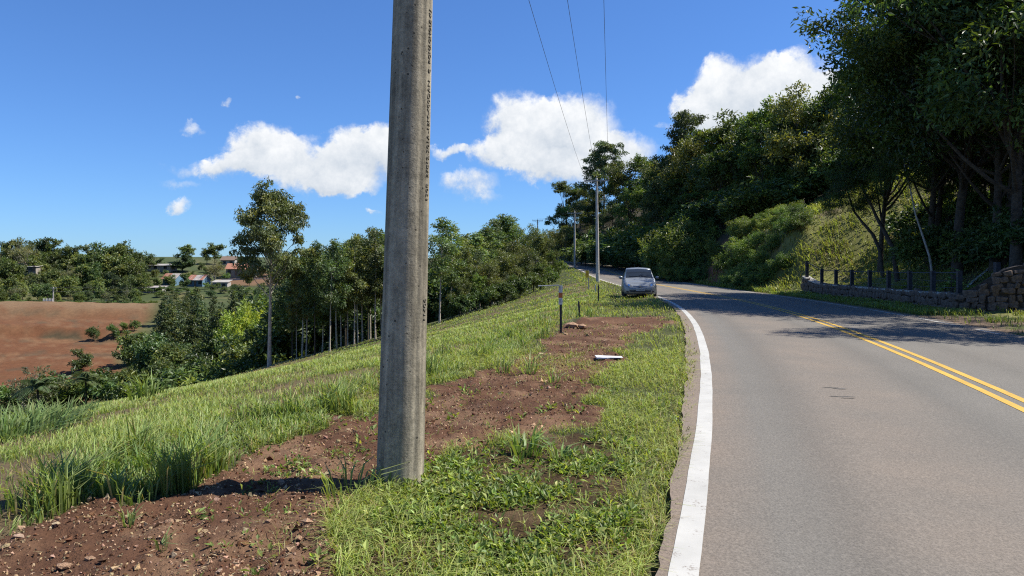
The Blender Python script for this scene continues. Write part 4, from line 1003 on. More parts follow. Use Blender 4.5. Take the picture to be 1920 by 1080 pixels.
    em = MB(); em.box((-.018, 0, .618), (.012, .016, .05))
    for sg in (1, -1): em.box((-.018, sg * .03, .622), (.012, .012, .062), Matrix.Rotation(sg * R(-14), 3, 'X'))
    em.box((-.018, 0, .620), (.012, .062, .012)); em.obj('emblem', M['chrome'], gr)
    ys = np.linspace(-.52, .52, 13)
    front('bumper_intake', [(y, .42) for y in ys], [(y, .325 + .03 * (abs(y) / .52) ** 3) for y in ys], M['black_plastic'])
    pl = MB().box((-.03, 0, .455), (.012, .42, .13)).obj('number_plate', M['plate'], root)
    b = MB(); r = random.Random(4)
    for k in range(7): b.box((-.039, -.165 + k * .055, .445), (.006, .026, .055))
    tag(b.obj('plate_marks', M['black_plastic'], pl), kind='stuff')
    front('hood_seam', [(y, .735 + .02 * (1 - (abs(y) / .5) ** 2)) for y in np.linspace(-.5, .5, 9)], [(y, .729 + .02 * (1 - (abs(y) / .5) ** 2)) for y in np.linspace(-.5, .5, 9)], M['black_plastic'], body, .003, .006)
    def top_patch(name, pts, m, hw, parent=root):
        b = MB(); b.tube([Vector(p) for p in pts], hw, 5); return b.obj(name, m, parent)
    def zat(x, y):
        h = bv.ray_cast(Vector((x, y, 3)), Vector((0, 0, -1))); return h[0].z
    for y0, y1 in ((-.05, .50), (-.55, .0)): top_patch('wiper', [(1.0, y0, zat(1.0, y0) + .015), (1.06, (y0 + y1) / 2, zat(1.06, (y0 + y1) / 2) + .015), (1.08, y1, zat(1.08, y1) + .015)], M['black_plastic'], .012)
    MB().box((1.02, 0, .985), (.10, 1.28, .03), Matrix.Rotation(R(-25), 3, 'Y')).obj('cowl', M['black_plastic'], root)
    for sg in (1, -1):                                                         # mirrors
        mb = bmesh.new(); bmesh.ops.create_icosphere(mb, subdivisions=2, radius=1)
        for v in mb.verts: v.co = Vector((1.32 + v.co.x * .075 * (1 if v.co.x < 0 else .4), sg * (.925 + v.co.y * .105), 1.03 + v.co.z * .075))
        me = bpy.data.meshes.new('mirror'); mb.to_mesh(me); mb.free(); me.polygons.foreach_set('use_smooth', [True] * len(me.polygons))
        mo = link('mirror', me, M['paint'], root); MB().box((1.33, sg * .82, 1.0), (.06, .12, .035)).obj('mirror_arm', M['black_plastic'], mo)
    for x in (.72, 3.17):
        for sg in (1, -1):
            wh = empty('wheel', (x, sg * .74, .295)); wh.parent = root
            t = MB(); prof = [(.20, -.085), (.27, -.09), (.292, -.07), (.295, 0), (.292, .07), (.27, .09), (.20, .085)]; nn = 28
            for r_, y_ in prof:
                for k in range(nn): t.v.append((r_ * math.cos(2 * math.pi * k / nn), y_, r_ * math.sin(2 * math.pi * k / nn)))
            for a in range(len(prof) - 1):
                for k in range(nn): t.f.append((a * nn + k, a * nn + (k + 1) % nn, (a + 1) * nn + (k + 1) % nn, (a + 1) * nn + k))
            t.obj('tyre', M['rubber'], wh, True)
            rm = MB()
            for k in range(7):
                a = 2 * math.pi * k / 7; rm.box((.10 * math.cos(a), sg * .075, .10 * math.sin(a)), (.19, .02, .05), Matrix.Rotation(-a, 3, 'Y'))
            rm.tube([(0, -sg * .06, 0), (0, sg * .06, 0)], .205, 28); rm.obj('rim', M['grey_metal'], wh)
            ar = MB(); nn = 24; vs = []
            for k in range(nn + 1):
                a = math.pi * (k / nn) * 1.16 - .25
                for r_ in (.285, .345): vs.append((x + r_ * math.cos(a), sg * .8385, .295 + r_ * math.sin(a)))
            ar.add(vs, [(2 * k, 2 * k + 1, 2 * k + 3, 2 * k + 2) for k in range(nn)]).obj('wheel_arch', M['black_plastic'], root)
    MB().box((1.9, 0, .24), (3.2, 1.35, .10)).obj('underbody', M['black_plastic'], root)
    MB().box((1.22, 0, .93), (.42, 1.30, .10)).obj('dashboard', M['interior'], root)
    MB().box((2.2, 0, .35), (2.6, 1.4, .06)).obj('cabin_floor', M['interior'], root)
    for x, y in ((1.95, .36), (1.95, -.36), (2.85, .36), (2.85, -.36)):
        s_ = MB(); s_.box((x, y, .62), (.48, .48, .16)); s_.box((x + .26, y, .92), (.12, .46, .58), Matrix.Rotation(R(10), 3, 'Y'))
        st = s_.obj('seat', M['interior'], root)
        hb = bmesh.new(); bmesh.ops.create_icosphere(hb, subdivisions=2, radius=1)
        for v in hb.verts: v.co = Vector((x + .33 + v.co.x * .06, y + v.co.y * .13, 1.28 + v.co.z * .10))
        me = bpy.data.meshes.new('headrest'); hb.to_mesh(me); hb.free(); link('headrest', me, M['interior'], st)
    stw = MB(); stw.tube([(1.52 - .05 * math.sin(a), -.36 + .18 * math.cos(a), .98 + .17 * math.sin(a)) for a in np.linspace(0, 6.28, 20)], .015, 6); stw.obj('steering_wheel', M['interior'], root)
    an = MB(); an.tube([(1.9, 0, 1.50), (1.98, 0, 1.60)], .006, 5); an.obj('aerial', M['black_plastic'], root)
    # put it on the ground: nose towards the camera
    yaw = R(7.0) ; root.rotation_euler = (0, 0, R(90) - yaw)
    f = Vector((math.sin(yaw), math.cos(yaw)))                                  # nose-to-tail direction
    rot = R(90) - yaw
    root.rotation_euler = (0, 0, rot); nose = Vector((cx - .0, cy - .3))
    tail = nose + Vector((math.cos(rot), math.sin(rot))) * 3.2
    root.location = (nose.x, nose.y, (h1(nose.x, nose.y + .7) + h1(tail.x, tail.y)) / 2 - .02)
build_car()

# ------------------------------------------------------------------ trees
def rand_dirs(n):
    v = RNG.normal(0, 1, (n, 3)); return v / np.linalg.norm(v, axis=1)[:, None]
def limb(mb, a, b, ra, rb, sag=.15, n=5, sides=5, rr=None):
    a = Vector(a); b = Vector(b); L_ = (b - a).length; pts = []; j = Vector((rr.uniform(-1, 1), rr.uniform(-1, 1), 0)) * L_ * .08
    for i in range(n + 1):
        t = i / n; p = a.lerp(b, t); p.z -= math.sin(math.pi * t) * L_ * sag * (1 - t); p += j * math.sin(math.pi * t); pts.append(p)
    mb.tube(pts, [ra + (rb - ra) * (i / n) for i in range(n + 1)], sides, False)
def make_tree(H, tr, cb, Rc, style, nl, ln, col, bark, seed, lobes=6, spray=.55, sub=7, lean=(0, 0), gap=.0, wl=.42, twig=True, colv=.3, trunks=1, bend=.0):
    rr = random.Random(seed); global RNG; RNG = np.random.default_rng(seed)
    wood = MB(); cen = []; rad = []
    top = Vector((lean[0], lean[1], H))
    def axis(t): return Vector((lean[0] * t ** 1.3 + bend * math.sin(t * 5 + seed) * t, lean[1] * t + bend * math.cos(t * 4 + seed) * t, H * t))
    for k in range(trunks):
        off = Vector((rr.uniform(-.3, .3), rr.uniform(-.3, .3), 0)) if k else Vector((0, 0, 0)); end = (.92 if style in ('slender', 'stand') else .80) - .1 * k
        pts = [axis(t * end) + off * (1 + 2.5 * t) for t in np.linspace(0, 1, 12)]; pts[0] = pts[0] - Vector((0, 0, .6))
        wood.tube(pts, [tr * (1.35 if i == 0 else 1.0) * (1 - .80 * i / 11) for i in range(12)], 9, False)
    if style in ('slender', 'stand'):
        n = lobes
        for i in range(n):
            t = (i + .5) / n; z = cb + (H - cb) * t; r = Rc * (np.interp(t, [0, .12, .45, .8, 1], [.45, .9, 1, .55, .12])) * rr.uniform(.55, 1.25); a = i * 2.4 + rr.uniform(-.6, .6)
            p = axis(z / H) + Vector((math.cos(a) * r, math.sin(a) * r, rr.uniform(-.2, .4)))
            cen.append(p); rad.append(Rc * np.interp(t, [0, .6, 1], [.55, .5, .30]) * rr.uniform(.8, 1.2))
            if twig: limb(wood, axis(max((z - r * .7), .1) / H), p, tr * .22, tr * .05, .05, 3, 4, rr)
    elif style == 'euc':
        for i in range(lobes):
            t = (i + .5) / lobes; z = cb + (H - cb) * (t ** .8); r = Rc * np.interp(t, [0, .25, .6, 1], [.62, 1, .85, .2]) * rr.uniform(.45, 1.1); a = i * 2.4 + rr.uniform(-.7, .7)
            p = axis(z / H * .95) + Vector((math.cos(a) * r, math.sin(a) * r, 0)); cen.append(p); rad.append(Rc * rr.uniform(.20, .36))
            q = axis(max(z - r * 1.1 - H * .06, cb * .75) / H); limb(wood, q, p, tr * .32 * (1 - .5 * t), tr * .06, .0, 5, 5, rr)
            for _ in range(2):
                q2 = p + Vector((rr.uniform(-1, 1), rr.uniform(-1, 1), rr.uniform(-.4, .7))) * Rc * .36; cen.append(q2); rad.append(Rc * rr.uniform(.14, .26)); limb(wood, p.lerp(q, .25), q2, tr * .10, tr * .03, .0, 3, 4, rr)
    else:                                       # broad crowns and shrubs: lobes round a centre
        c0 = axis((cb + (H - cb) * .5) / H)
        for i in range(lobes):
            a = i * 2.4 + rr.uniform(-.4, .4); e = rr.uniform(-.85, 1.0) if i else 1.2; q = rr.uniform(.45, .78)
            p = c0 + Vector((math.cos(a) * math.cos(e) * Rc * q, math.sin(a) * math.cos(e) * Rc * q, math.sin(e) * (H - cb) * .42 * (q + .18)))
            cen.append(p); rad.append(Rc * rr.uniform(.30, .46))
            s0 = axis((cb * rr.uniform(.55, 1.0) + (p.z - cb) * .25) / H) if H > 2.5 else Vector((0, 0, 0)); limb(wood, s0, p, tr * .45, tr * .10, .12, 5, 5, rr)
            for _ in range(3):
                d = Vector((rr.uniform(-1, 1), rr.uniform(-1, 1), rr.uniform(-.5, .8))); q2 = p + d * Rc * .40; cen.append(q2); rad.append(Rc * rr.uniform(.16, .30)); 
                if twig: limb(wood, p.lerp(s0, .3), q2, tr * .13, tr * .03, .05, 3, 4, rr)
    cen = np.array([tuple(c) for c in cen]); rad = np.array(rad); zsq = {'euc': .75, 'slender': .9, 'stand': 1.0}.get(style, .72)
    nc = len(cen); ns = nc * sub; ci = np.repeat(np.arange(nc), sub)
    sp = cen[ci] + rand_dirs(ns) * (rad[ci] * RNG.uniform(.45, 1.05, ns))[:, None] * np.array([1, 1, zsq])
    keep = RNG.uniform(0, 1, ns) >= gap; sp = sp[keep]; ci = ci[keep]; ns = len(sp)
    wgt = rad[ci] ** 2; si = RNG.choice(ns, nl, p=wgt / wgt.sum())
    sr = rad[ci][si] * spray
    P = sp[si] + rand_dirs(nl) * (sr * RNG.uniform(.1, 1.0, nl) ** .6)[:, None] * np.array([1, 1, .7])
    if style == 'shrub' or cb < .3: P[:, 2] = np.where(P[:, 2] < .05, RNG.uniform(0, .3, nl), P[:, 2])
    out = P - (cen[ci][si]); out /= np.linalg.norm(out, axis=1)[:, None] + 1e-6
    nr = out * .45 + np.array([0, 0, .55]) + rand_dirs(nl) * .65
    if style == 'euc': dv = rand_dirs(nl) * .8 + np.array([0, 0, -.75]); nr = rand_dirs(nl) + np.array([.0, 0, .2])
    else: dv = rand_dirs(nl) + out * .6 + np.array([0, 0, -.25])
    sf = RNG.uniform(1 - colv, 1 + colv, ns)[si]; cf = RNG.uniform(1 - colv * .6, 1 + colv * .6, nc)[ci[si]]
    c = np.asarray(col)[None, :] * (sf * cf * RNG.uniform(.75, 1.25, nl))[:, None]
    yel = (RNG.uniform(0, 1, ns)[si] > .82)[:, None]; c = np.where(yel, c * np.array([1.45, 1.2, .8]), c)
    V, Q, C = leaves(P, dv, nr, ln * RNG.uniform(.6, 1.35, nl), ln * wl * RNG.uniform(.7, 1.3, nl), np.clip(c, .004, .6))
    lm = np_mesh('crown', V, Q, C); lm.materials.append(M['leaf']); wm = wood.mesh('trunk', True); wm.materials.append(M[bark])
    return wm, lm, H
DK = (.050, .080, .020); MD = (.066, .105, .026); LGT = (.115, .165, .035); GY = (.062, .084, .040); OL = (.085, .100, .034)
T = {}
# near canopy (leaves seen one by one)
T['big0'] = make_tree(15, .22, 3.0, 5.8, 'broad', 26000, .26, (0.036, 0.059, 0.014), 'bark', 101, 13, .5, 9, (-1.2, -.6), .26, .40, True, .3, 1, .5)
T['big1'] = make_tree(16, .20, 3.4, 5.2, 'broad', 24000, .24, (0.041, 0.064, 0.016), 'bark', 102, 12, .5, 9, (-2.2, .4), .26, .38, True, .3, 1, .6)
T['big2'] = make_tree(14, .16, 2.8, 4.8, 'broad', 22000, .22, (0.038, 0.062, 0.015), 'bark', 103, 12, .55, 9, (-.6, -1.2), .26, .42, True, .3, 2, .4)
# forest at middle distance
T['for0'] = make_tree(11, .16, 1.0, 3.9, 'broad', 7500, .38, DK, 'bark', 111, 9, .55, 7, (.3, 0), .08, .45, True, .32)
T['for1'] = make_tree(12, .16, 1.6, 3.5, 'broad', 7000, .36, MD, 'bark', 112, 8, .5, 7, (-.5, .3), .10, .45, True, .34, 2)
T['for2'] = make_tree(10, .15, .8, 4.2, 'broad', 7500, .36, OL, 'bark', 113, 10, .6, 7, (0, 0), .05, .45, True, .34)
T['for3'] = make_tree(13, .16, 1.8, 3.0, 'broad', 6500, .36, GY, 'bark', 114, 9, .5, 7, (.4, .2), .15, .42, True, .3)
T['euc0'] = make_tree(15, .17, 7.6, 2.45, 'euc', 17000, .30, (.072, .096, .048), 'bark_pale', 121, 34, .85, 7, (.3, 0), .28, .34, True, .25)
T['euc1'] = make_tree(16, .22, 6.0, 3.2, 'euc', 11000, .42, (.068, .088, .040), 'bark_pale', 122, 26, .8, 6, (-.5, .2), .10, .36, True, .25)
for k in range(4):
    T['sl%d' % k] = make_tree(12 + k * .6, .078 + .010 * k, 4.6 + .5 * k, 1.2 + .12 * k, 'slender', 4400, .34, [(.092, .122, .050), (.078, .112, .042), (.100, .126, .056), (.070, .100, .036)][k], 'bark_pale' if k != 1 else 'bark', 131 + k, 22, .75, 6, (.35 * (k - 1.5), 0), .14, .38, True, .3, 1, .16)
for k in range(3):
    T['st%d' % k] = make_tree(12.5 + k, .12, 1.2, 1.7 + .15 * k, 'stand', 1800, .62, [(.060, .082, .036), (.050, .072, .031), (.068, .090, .040)][k], 'bark', 141 + k, 20, .8, 5, (0, 0), .05, .5, False, .25)
FARC = [(.060, .088, .028), (.085, .112, .036), (.048, .070, .026), (.100, .125, .040)]
for k in range(4):
    T['far%d' % k] = make_tree(10, .22, .2 + .6 * (k % 2), 4.6 - .3 * k, 'broad', 3400, .70, FARC[k], 'bark', 151 + k, 12, .6, 6, (.2, 0), .05, .5, False, .3)
T['skyl'] = make_tree(10, .2, 2.0, 3.0, 'broad', 2600, .6, (.085, .115, .042), 'bark', 161, 13, .6, 6, (0, 0), .05, .5, True, .22)
T['bright'] = make_tree(10, .2, 4.5, 5.2, 'broad', 4500, .5, (.17, .225, .045), 'bark', 162, 9, .6, 6, (0, 0), .12, .45, True, .22)
T['bare'] = make_tree(11, .2, 3.0, 3.4, 'euc', 900, .5, (.10, .12, .045), 'bark_pale', 163, 15, .6, 5, (.4, 0), .2, .4, True, .25)
T['sparse'] = make_tree(11, .22, 2.5, 4.2, 'broad', 1700, .55, (.10, .105, .050), 'bark_pale', 164, 10, .6, 6, (0, 0), .2, .42, True, .25)
for k in range(3):
    T['bush%d' % k] = make_tree(3.2, .05, .15, 2.1, 'shrub', 6500, .20, [(.085, .125, .030), (.070, .112, .030), (.115, .150, .036)][k], 'bark', 171 + k, 10, .6, 8, (0, 0), .03, .36, True, .35)
for k in range(2):
    T['vb%d' % k] = make_tree(5.0, .1, .2, 2.6, 'shrub', 2600, .46, [(.080, .120, .034), (.060, .092, .030)][k], 'bark', 181 + k, 9, .6, 7, (0, 0), .03, .45, False, .32)
RNG = np.random.default_rng(77)
ORD = ['first', 'second', 'third', 'fourth', 'fifth', 'sixth', 'seventh', 'eighth', 'ninth', 'tenth', 'eleventh', 'twelfth', 'thirteenth', 'fourteenth', 'fifteenth', 'sixteenth', 'seventeenth', 'eighteenth', 'nineteenth', 'twentieth']
def ordinal(i):
    if i < 20: return ORD[i]
    tens = ['twenty', 'thirty', 'forty', 'fifty', 'sixty', 'seventy', 'eighty', 'ninety'][(i + 1) // 10 - 2]; u = (i + 1) % 10
    return tens + '-' + ORD[u - 1] if u else {'twenty': 'twentieth', 'thirty': 'thirtieth', 'forty': 'fortieth', 'fifty': 'fiftieth', 'sixty': 'sixtieth'}[tens]
def tree(name, proto, px, d, pytop, label, cat='tree', group=None, wide=1.0, rz=None, sink=.1, hmin=2.5, crown='crown', hgt=None):
    wm, lm, H0 = T[proto]; x = atx(px, d); z = h1(x, d) - sink; ht = hgt if hgt else max(CH + (CY - pytop) * d / F - z, hmin)
    s = ht / H0 * 1.0
    o = empty(name, (x, d, z), random.uniform(0, 6.28) if rz is None else rz, label, cat, group)
    w = s * wide; o.scale = (w, w, s)
    link('trunk', wm, None, o); link(crown, lm, None, o)
    return o
def row(name, entries, phrase, group, cat='tree', **kw):
    """entries (px, d, top, proto[, wide]); labelled in order from the left"""
    for i, e in enumerate(sorted(entries, key=lambda q: q[0])):
        tree(name, e[3], e[0], e[1], e[2], phrase % ordinal(i), cat, group, e[4] if len(e) > 4 else 1.0, **(kw if len(e) < 6 else {**kw, 'rz': e[5]}))

# the lone eucalyptus and the plantation on the far edge of the field
tree('eucalyptus_tree', 'euc0', 505, 60, 343, 'tall lone eucalyptus with open crown standing at the edge of the field', 'tree', None, 1.0, 0.6)
row('eucalyptus_tree', [(556, 62, 500, 'sl0', .8), (574, 63, 478, 'sl3'), (590, 61, 456, 'sl1'), (618, 60, 449, 'sl3'), (640, 66, 470, 'sl2'), (652, 64, 462, 'sl0'), (664, 62, 443, 'sl2'), (680, 65, 440, 'sl3'), (690, 68, 447, 'sl1'), (704, 63, 428, 'sl2', 1.1), (716, 66, 430, 'sl0', 1.1), (735, 64, 428, 'sl3', 1.1), (760, 66, 430, 'sl2', 1.1)],
    'slender eucalyptus, %s from the left in the front row behind the near pole', 'front row of plantation eucalyptus')
row('eucalyptus_tree', [(548, 80, 480, 'sl1', 1.2), (566, 76, 470, 'sl3', 1.2), (604, 78, 465, 'sl0', 1.2), (632, 76, 472, 'sl3', 1.3), (648, 82, 455, 'sl1', 1.3), (672, 76, 452, 'sl0', 1.3), (694, 80, 448, 'sl3', 1.3), (725, 78, 440, 'sl1', 1.3), (580, 92, 488, 'sl2', 1.4), (615, 94, 482, 'sl1', 1.4), (658, 96, 470, 'sl3', 1.4), (700, 95, 460, 'sl2', 1.4)],
    'slender eucalyptus, %s from the left in the denser rear rows', 'rear rows of plantation eucalyptus')
tree('eucalyptus_tree', 'sl3', 824, 60, 408, 'tall leafy eucalyptus right beside the near pole on its right', 'tree', None, 1.25)
row('eucalyptus_tree', [(846, 66, 425, 'sl2', 1.3), (862, 78, 440, 'sl3', 1.5), (880, 86, 436, 'sl0', 1.5), (893, 92, 445, 'sl3', 1.6), (908, 98, 425, 'sl1', 1.5), (924, 104, 412, 'sl2', 1.4), (933, 106, 402, 'sl3', 1.5), (945, 108, 420, 'sl1', 1.5), (956, 112, 406, 'sl2', 1.5), (968, 110, 428, 'sl3', 1.5), (985, 112, 440, 'sl0', 1.5), (1000, 116, 436, 'sl1', 1.5), (875, 64, 470, 'sl1', 1.2), (900, 72, 470, 'sl2', 1.3)],
    'dense eucalyptus, %s from the left between the near pole and the bend', 'eucalyptus between the near pole and the bend')
row('leafy_tree', [(862, 62, 520, 'for2', .8), (893, 63, 512, 'for1', .9), (918, 66, 490, 'for2', .9), (945, 70, 470, 'for2', .9), (930, 63, 530, 'for0', .9), (965, 66, 512, 'for0', .9), (972, 78, 452, 'for2', .8), (990, 76, 470, 'for2', .9), (1004, 84, 424, 'for2', .62), (1024, 86, 442, 'for2', .7), (1012, 74, 490, 'for0', .9), (1036, 82, 470, 'for1', .8), (1000, 68, 522, 'vb1', 1.1), (1028, 76, 505, 'vb0', 1.1), (1048, 84, 492, 'vb0', 1.0)],
    'bushy roadside tree, %s from the left below the grass bank', 'bushy trees below the grass bank', hmin=2)
row('hedge_shrub', [(840, 62, 560, 'vb1'), (866, 61, 556, 'vb1'), (892, 62, 552, 'vb1'), (920, 62, 548, 'vb1'), (948, 63, 540, 'vb1'), (975, 65, 535, 'vb1')], 'dark shrub, %s from the left along the shaded foot of the trees', 'dark shrubs at the field edge', 'shrub', hmin=2)

# forest on the hill right of the road
tree('eucalyptus_tree', 'euc1', 1290, 104, 203, 'tall eucalyptus rising above the forest right of the big cloud', 'tree', None, 1.0, 1.1)
tree('eucalyptus_tree', 'euc1', 1132, 138, 262, 'tall dark eucalyptus rising directly behind the second pole', 'tree', None, 1.15, 2.4)
tree('bare_tree', 'bare', 1238, 112, 296, 'thin half bare tree with open branches on the forest skyline', 'tree', None, 1.1)
tree('bare_tree', 'bare', 1079, 104.5, 470, 'small bare tree beside the pole at the bend', 'tree', None, .8)
row('forest_tree', [(1062, 150, 328, 'for3', 1.1), (1088, 148, 345, 'for1', 1.1), (1108, 146, 350, 'for2', 1.1), (1160, 134, 322, 'for1', 1.0), (1182, 130, 298, 'for2', 1.0), (1206, 126, 288, 'for1', 1.0), (1222, 118, 300, 'for3', 1.0), (1258, 106, 285, 'for1', 1.0), (1272, 102, 292, 'for2', 1.0), (1310, 95, 258, 'for2', 1.0), (1335, 92, 244, 'for2', 1.0), (1362, 88, 228, 'for1', 1.1), (1392, 84, 212, 'for2', 1.1), (1425, 78, 196, 'for0', 1.0), (1452, 74, 186, 'for1', 1.1), (1482, 70, 186, 'for0', 1.0), (1512, 64, 168, 'for2', .9), (1550, 64, 150, 'for0', .9), (1590, 66, 120, 'for1', .9)],
    'forest tree, %s from the left along the skyline of the right hill', 'skyline trees of the right hill')
row('forest_tree', [(1056, 138, 385, 'for1', 1.1), (1082, 140, 380, 'for2', 1.1), (1112, 136, 372, 'for0', 1.1), (1148, 124, 375, 'for2', 1.1), (1178, 118, 352, 'for1', 1.0), (1212, 110, 345, 'for0', 1.1), (1245, 102, 330, 'for2', 1.1), (1282, 94, 310, 'for0', 1.1), (1318, 88, 300, 'for1', 1.1), (1352, 82, 285, 'for0', 1.1), (1388, 78, 272, 'for1', 1.1), (1428, 72, 262, 'for0', 1.1), (1466, 67, 258, 'for3', 1.2), (1502, 65, 250, 'for0', 1.1), (1545, 66, 235, 'for1', 1.1)],
    'forest tree, %s from the left in the middle tier of the right hill', 'middle tier trees of the right hill')
row('forest_tree', [(1052, 130, 425, 'for2', 1.1), (1080, 128, 430, 'for0', 1.1), (1108, 122, 428, 'for1', 1.1), (1140, 114, 425, 'for0', 1.2), (1172, 108, 415, 'for2', 1.2), (1204, 102, 408, 'for0', 1.2), (1238, 94, 395, 'for2', 1.2), (1272, 88, 380, 'for0', 1.2), (1308, 82, 370, 'for0', 1.2), (1346, 77, 355, 'for1', 1.2), (1386, 72, 345, 'for0', 1.2), (1424, 68, 335, 'for0', 1.2), (1470, 66, 330, 'for1', 1.2), (1512, 66, 322, 'for0', 1.2), (1555, 66, 310, 'for0', 1.2), (1600, 66, 300, 'for0', 1.2), (1640, 62, 290, 'for0', 1.2)],
    'forest tree, %s from the left in the lowest tier by the road', 'lowest tier trees of the right hill', hmin=3.5)
row('forest_shrub', [(1098, 112, 470, 'vb1', 1.3), (1130, 106, 470, 'vb1', 1.3), (1160, 98, 468, 'vb1', 1.3), (1192, 90, 462, 'vb1', 1.3), (1222, 84, 455, 'vb1', 1.3), (1250, 78, 450, 'vb1', 1.3)], 'dark shrub, %s from the left hanging over the far road edge', 'dark shrubs over the far road edge', 'shrub', hmin=3)

# shrubs on the cut bank
row('bank_shrub', [(1232, 75, 472, 'bush1', .9), (1250, 73, 446, 'bush0', .9), (1268, 72, 430, 'bush2', .9), (1288, 71, 421, 'bush2', .9), (1308, 70, 420, 'bush0', .9), (1242, 70, 494, 'bush1', .9), (1264, 69, 478, 'bush1', .9), (1285, 69, 462, 'bush0', .9), (1306, 69, 452, 'bush2', .9), (1322, 66.5, 478, 'bush1', .8), (1312, 64.5, 506, 'bush1', .9), (1345, 62, 455, 'bush0', .7), (1256, 67, 506, 'bush1', .9), (1280, 66, 500, 'bush1', .9)],
    'bushy shrub, %s from the left on the bank left of the red cut', 'shrubs on the bank left of the red cut', 'shrub', hmin=1.5)
row('bank_shrub', [(1380, 61, 426, 'bush2', 1.12), (1397, 59, 410, 'bush2', 1.12), (1420, 58, 405, 'bush0', 1.12), (1444, 57, 406, 'bush2', 1.12), (1466, 56, 414, 'bush2', 1.05), (1488, 54, 432, 'bush0', 1.05), (1374, 57, 468, 'bush1', 1.12), (1396, 55, 452, 'bush0', 1.12), (1421, 54, 446, 'bush1', 1.12), (1447, 53, 444, 'bush2', 1.12), (1473, 52, 452, 'bush0', 1.12), (1497, 50, 466, 'bush1', 1.12), (1376, 54, 502, 'bush1', 1.12), (1400, 52, 492, 'bush1', 1.12), (1425, 51, 486, 'bush0', 1.12), (1450, 50, 482, 'bush1', 1.12), (1476, 49, 484, 'bush1', 1.12), (1500, 48, 492, 'bush1', 1.12), (1388, 50.5, 515, 'bush1', 1.05), (1414, 49, 512, 'bush1', 1.05), (1440, 48, 508, 'bush1', 1.05), (1466, 47, 506, 'bush1', 1.05)],
    'bushy shrub, %s from the left on the bank between red cut and fence', 'shrubs on the bank right of the red cut', 'shrub', hmin=1.3)

# big shady trees behind the stone wall
row('shade_tree', [(1650, 41, 20, 'big1', .8, 3.04), (1738, 37.5, -50, 'big2', 1.0, .54), (1795, 33, -160, 'big1', 1.1, 1.66), (1862, 31, -200, 'big2', 1.0), (1905, 28.5, -240, 'big0', .95, .15), (1955, 28.5, -220, 'big1', 1.0), (1815, 38, -20, 'big0', .9), (1885, 36, -60, 'big2', 1.0), (1930, 38, -80, 'big0', 1.0), (2290, 18.4, -420, 'big2', .72), (2060, 28.5, -220, 'big0', 1.0), (2150, 32, -200, 'big1', 1.1), (2060, 37, -100, 'big2', 1.1)],
    'big dark shade tree, %s from the left behind the fence and stone wall', 'big shade trees at right', rz=None)
row('understorey_tree', [(1780, 38, 290, 'for1', 1.0), (1850, 36, 280, 'for0', 1.0), (1920, 33, 300, 'for1', 1.0), (1980, 30, 280, 'for0', 1.0)],
    'dark understorey tree, %s from the left under the big shade trees', 'understorey under the shade trees', hmin=4)
row('undergrowth_shrub', [(1090, 118, 452, 'vb1', 1.6), (1120, 112, 448, 'vb1', 1.6), (1150, 106, 442, 'vb1', 1.6), (1185, 98, 430, 'vb1', 1.6), (1215, 92, 425, 'vb1', 1.6), (1250, 86, 415, 'vb1', 1.6), (1285, 80, 405, 'vb1', 1.6), (1320, 76, 395, 'vb1', 1.6), (1352, 72, 388, 'vb1', 1.6), (1385, 68, 380, 'vb1', 1.6), (1418, 65, 375, 'vb1', 1.6), (1452, 63, 370, 'vb1', 1.6), (1488, 63, 365, 'vb1', 1.5), (1522, 63, 362, 'vb1', 1.5), (1560, 62, 355, 'vb1', 1.5), (1600, 60, 345, 'vb1', 1.5), (1650, 58, 335, 'vb1', 1.5)],
    'dark undergrowth shrub, %s from the left along the foot of the forest', 'undergrowth at the foot of the forest', 'shrub', hmin=3.5)
row('undergrowth_shrub', [(1745, 35, 430, 'vb1', 1.2), (1785, 34, 420, 'vb1', 1.2), (1830, 33, 415, 'vb1', 1.2), (1875, 31, 420, 'vb1', 1.2), (1915, 30, 410, 'vb1', 1.2), (1960, 28, 400, 'vb1', 1.2), (1735, 43, 380, 'vb1', 1.4), (1790, 42, 380, 'vb1', 1.4), (1860, 40, 370, 'vb1', 1.4), (1930, 38, 360, 'vb1', 1.4)],
    'dark undergrowth shrub, %s from the left behind the walls under the shade trees', 'undergrowth under the shade trees', 'shrub', hmin=2.5)
def bent_trunk(name, px0, d, pts, r, m, label):
    x = atx(px0, d); z = h1(x, d); o = empty(name, (x, d, z), 0, label, 'tree'); b = MB()
    P = [Vector((atx(p[0], d) - x, .3 * i, CH + (CY - p[1]) * d / F - z)) for i, p in enumerate(pts)]; P[0].z = -.3
    b.tube(P, [r * (1 - .55 * i / (len(P) - 1)) for i in range(len(P))], 8, False); b.obj('trunk', M[m], o, True)
    lm = T['big2'][1]; c = link('crown', lm, None, o); s = .32; c.scale = (s, s, s); c.location = P[-1] - Vector((0, 0, 14 * s * .55))
    return o
bent_trunk('young_tree', 1658, 39, [(1656, 500), (1655, 470), (1648, 440), (1632, 415), (1622, 395), (1615, 360)], .11, 'bark', 'thin dark curved trunk on the sunny slope, left of a similar one')
bent_trunk('young_tree', 1684, 37, [(1684, 500), (1680, 465), (1668, 430), (1660, 405), (1655, 380), (1640, 340)], .13, 'bark', 'thin curved trunk on the sunny slope, right of a similar one')
bent_trunk('young_tree', 1755, 32, [(1755, 520), (1750, 480), (1744, 440), (1738, 400), (1735, 350), (1730, 300)], .055, 'bark_pale', 'very thin pale straight trunk behind the fence')

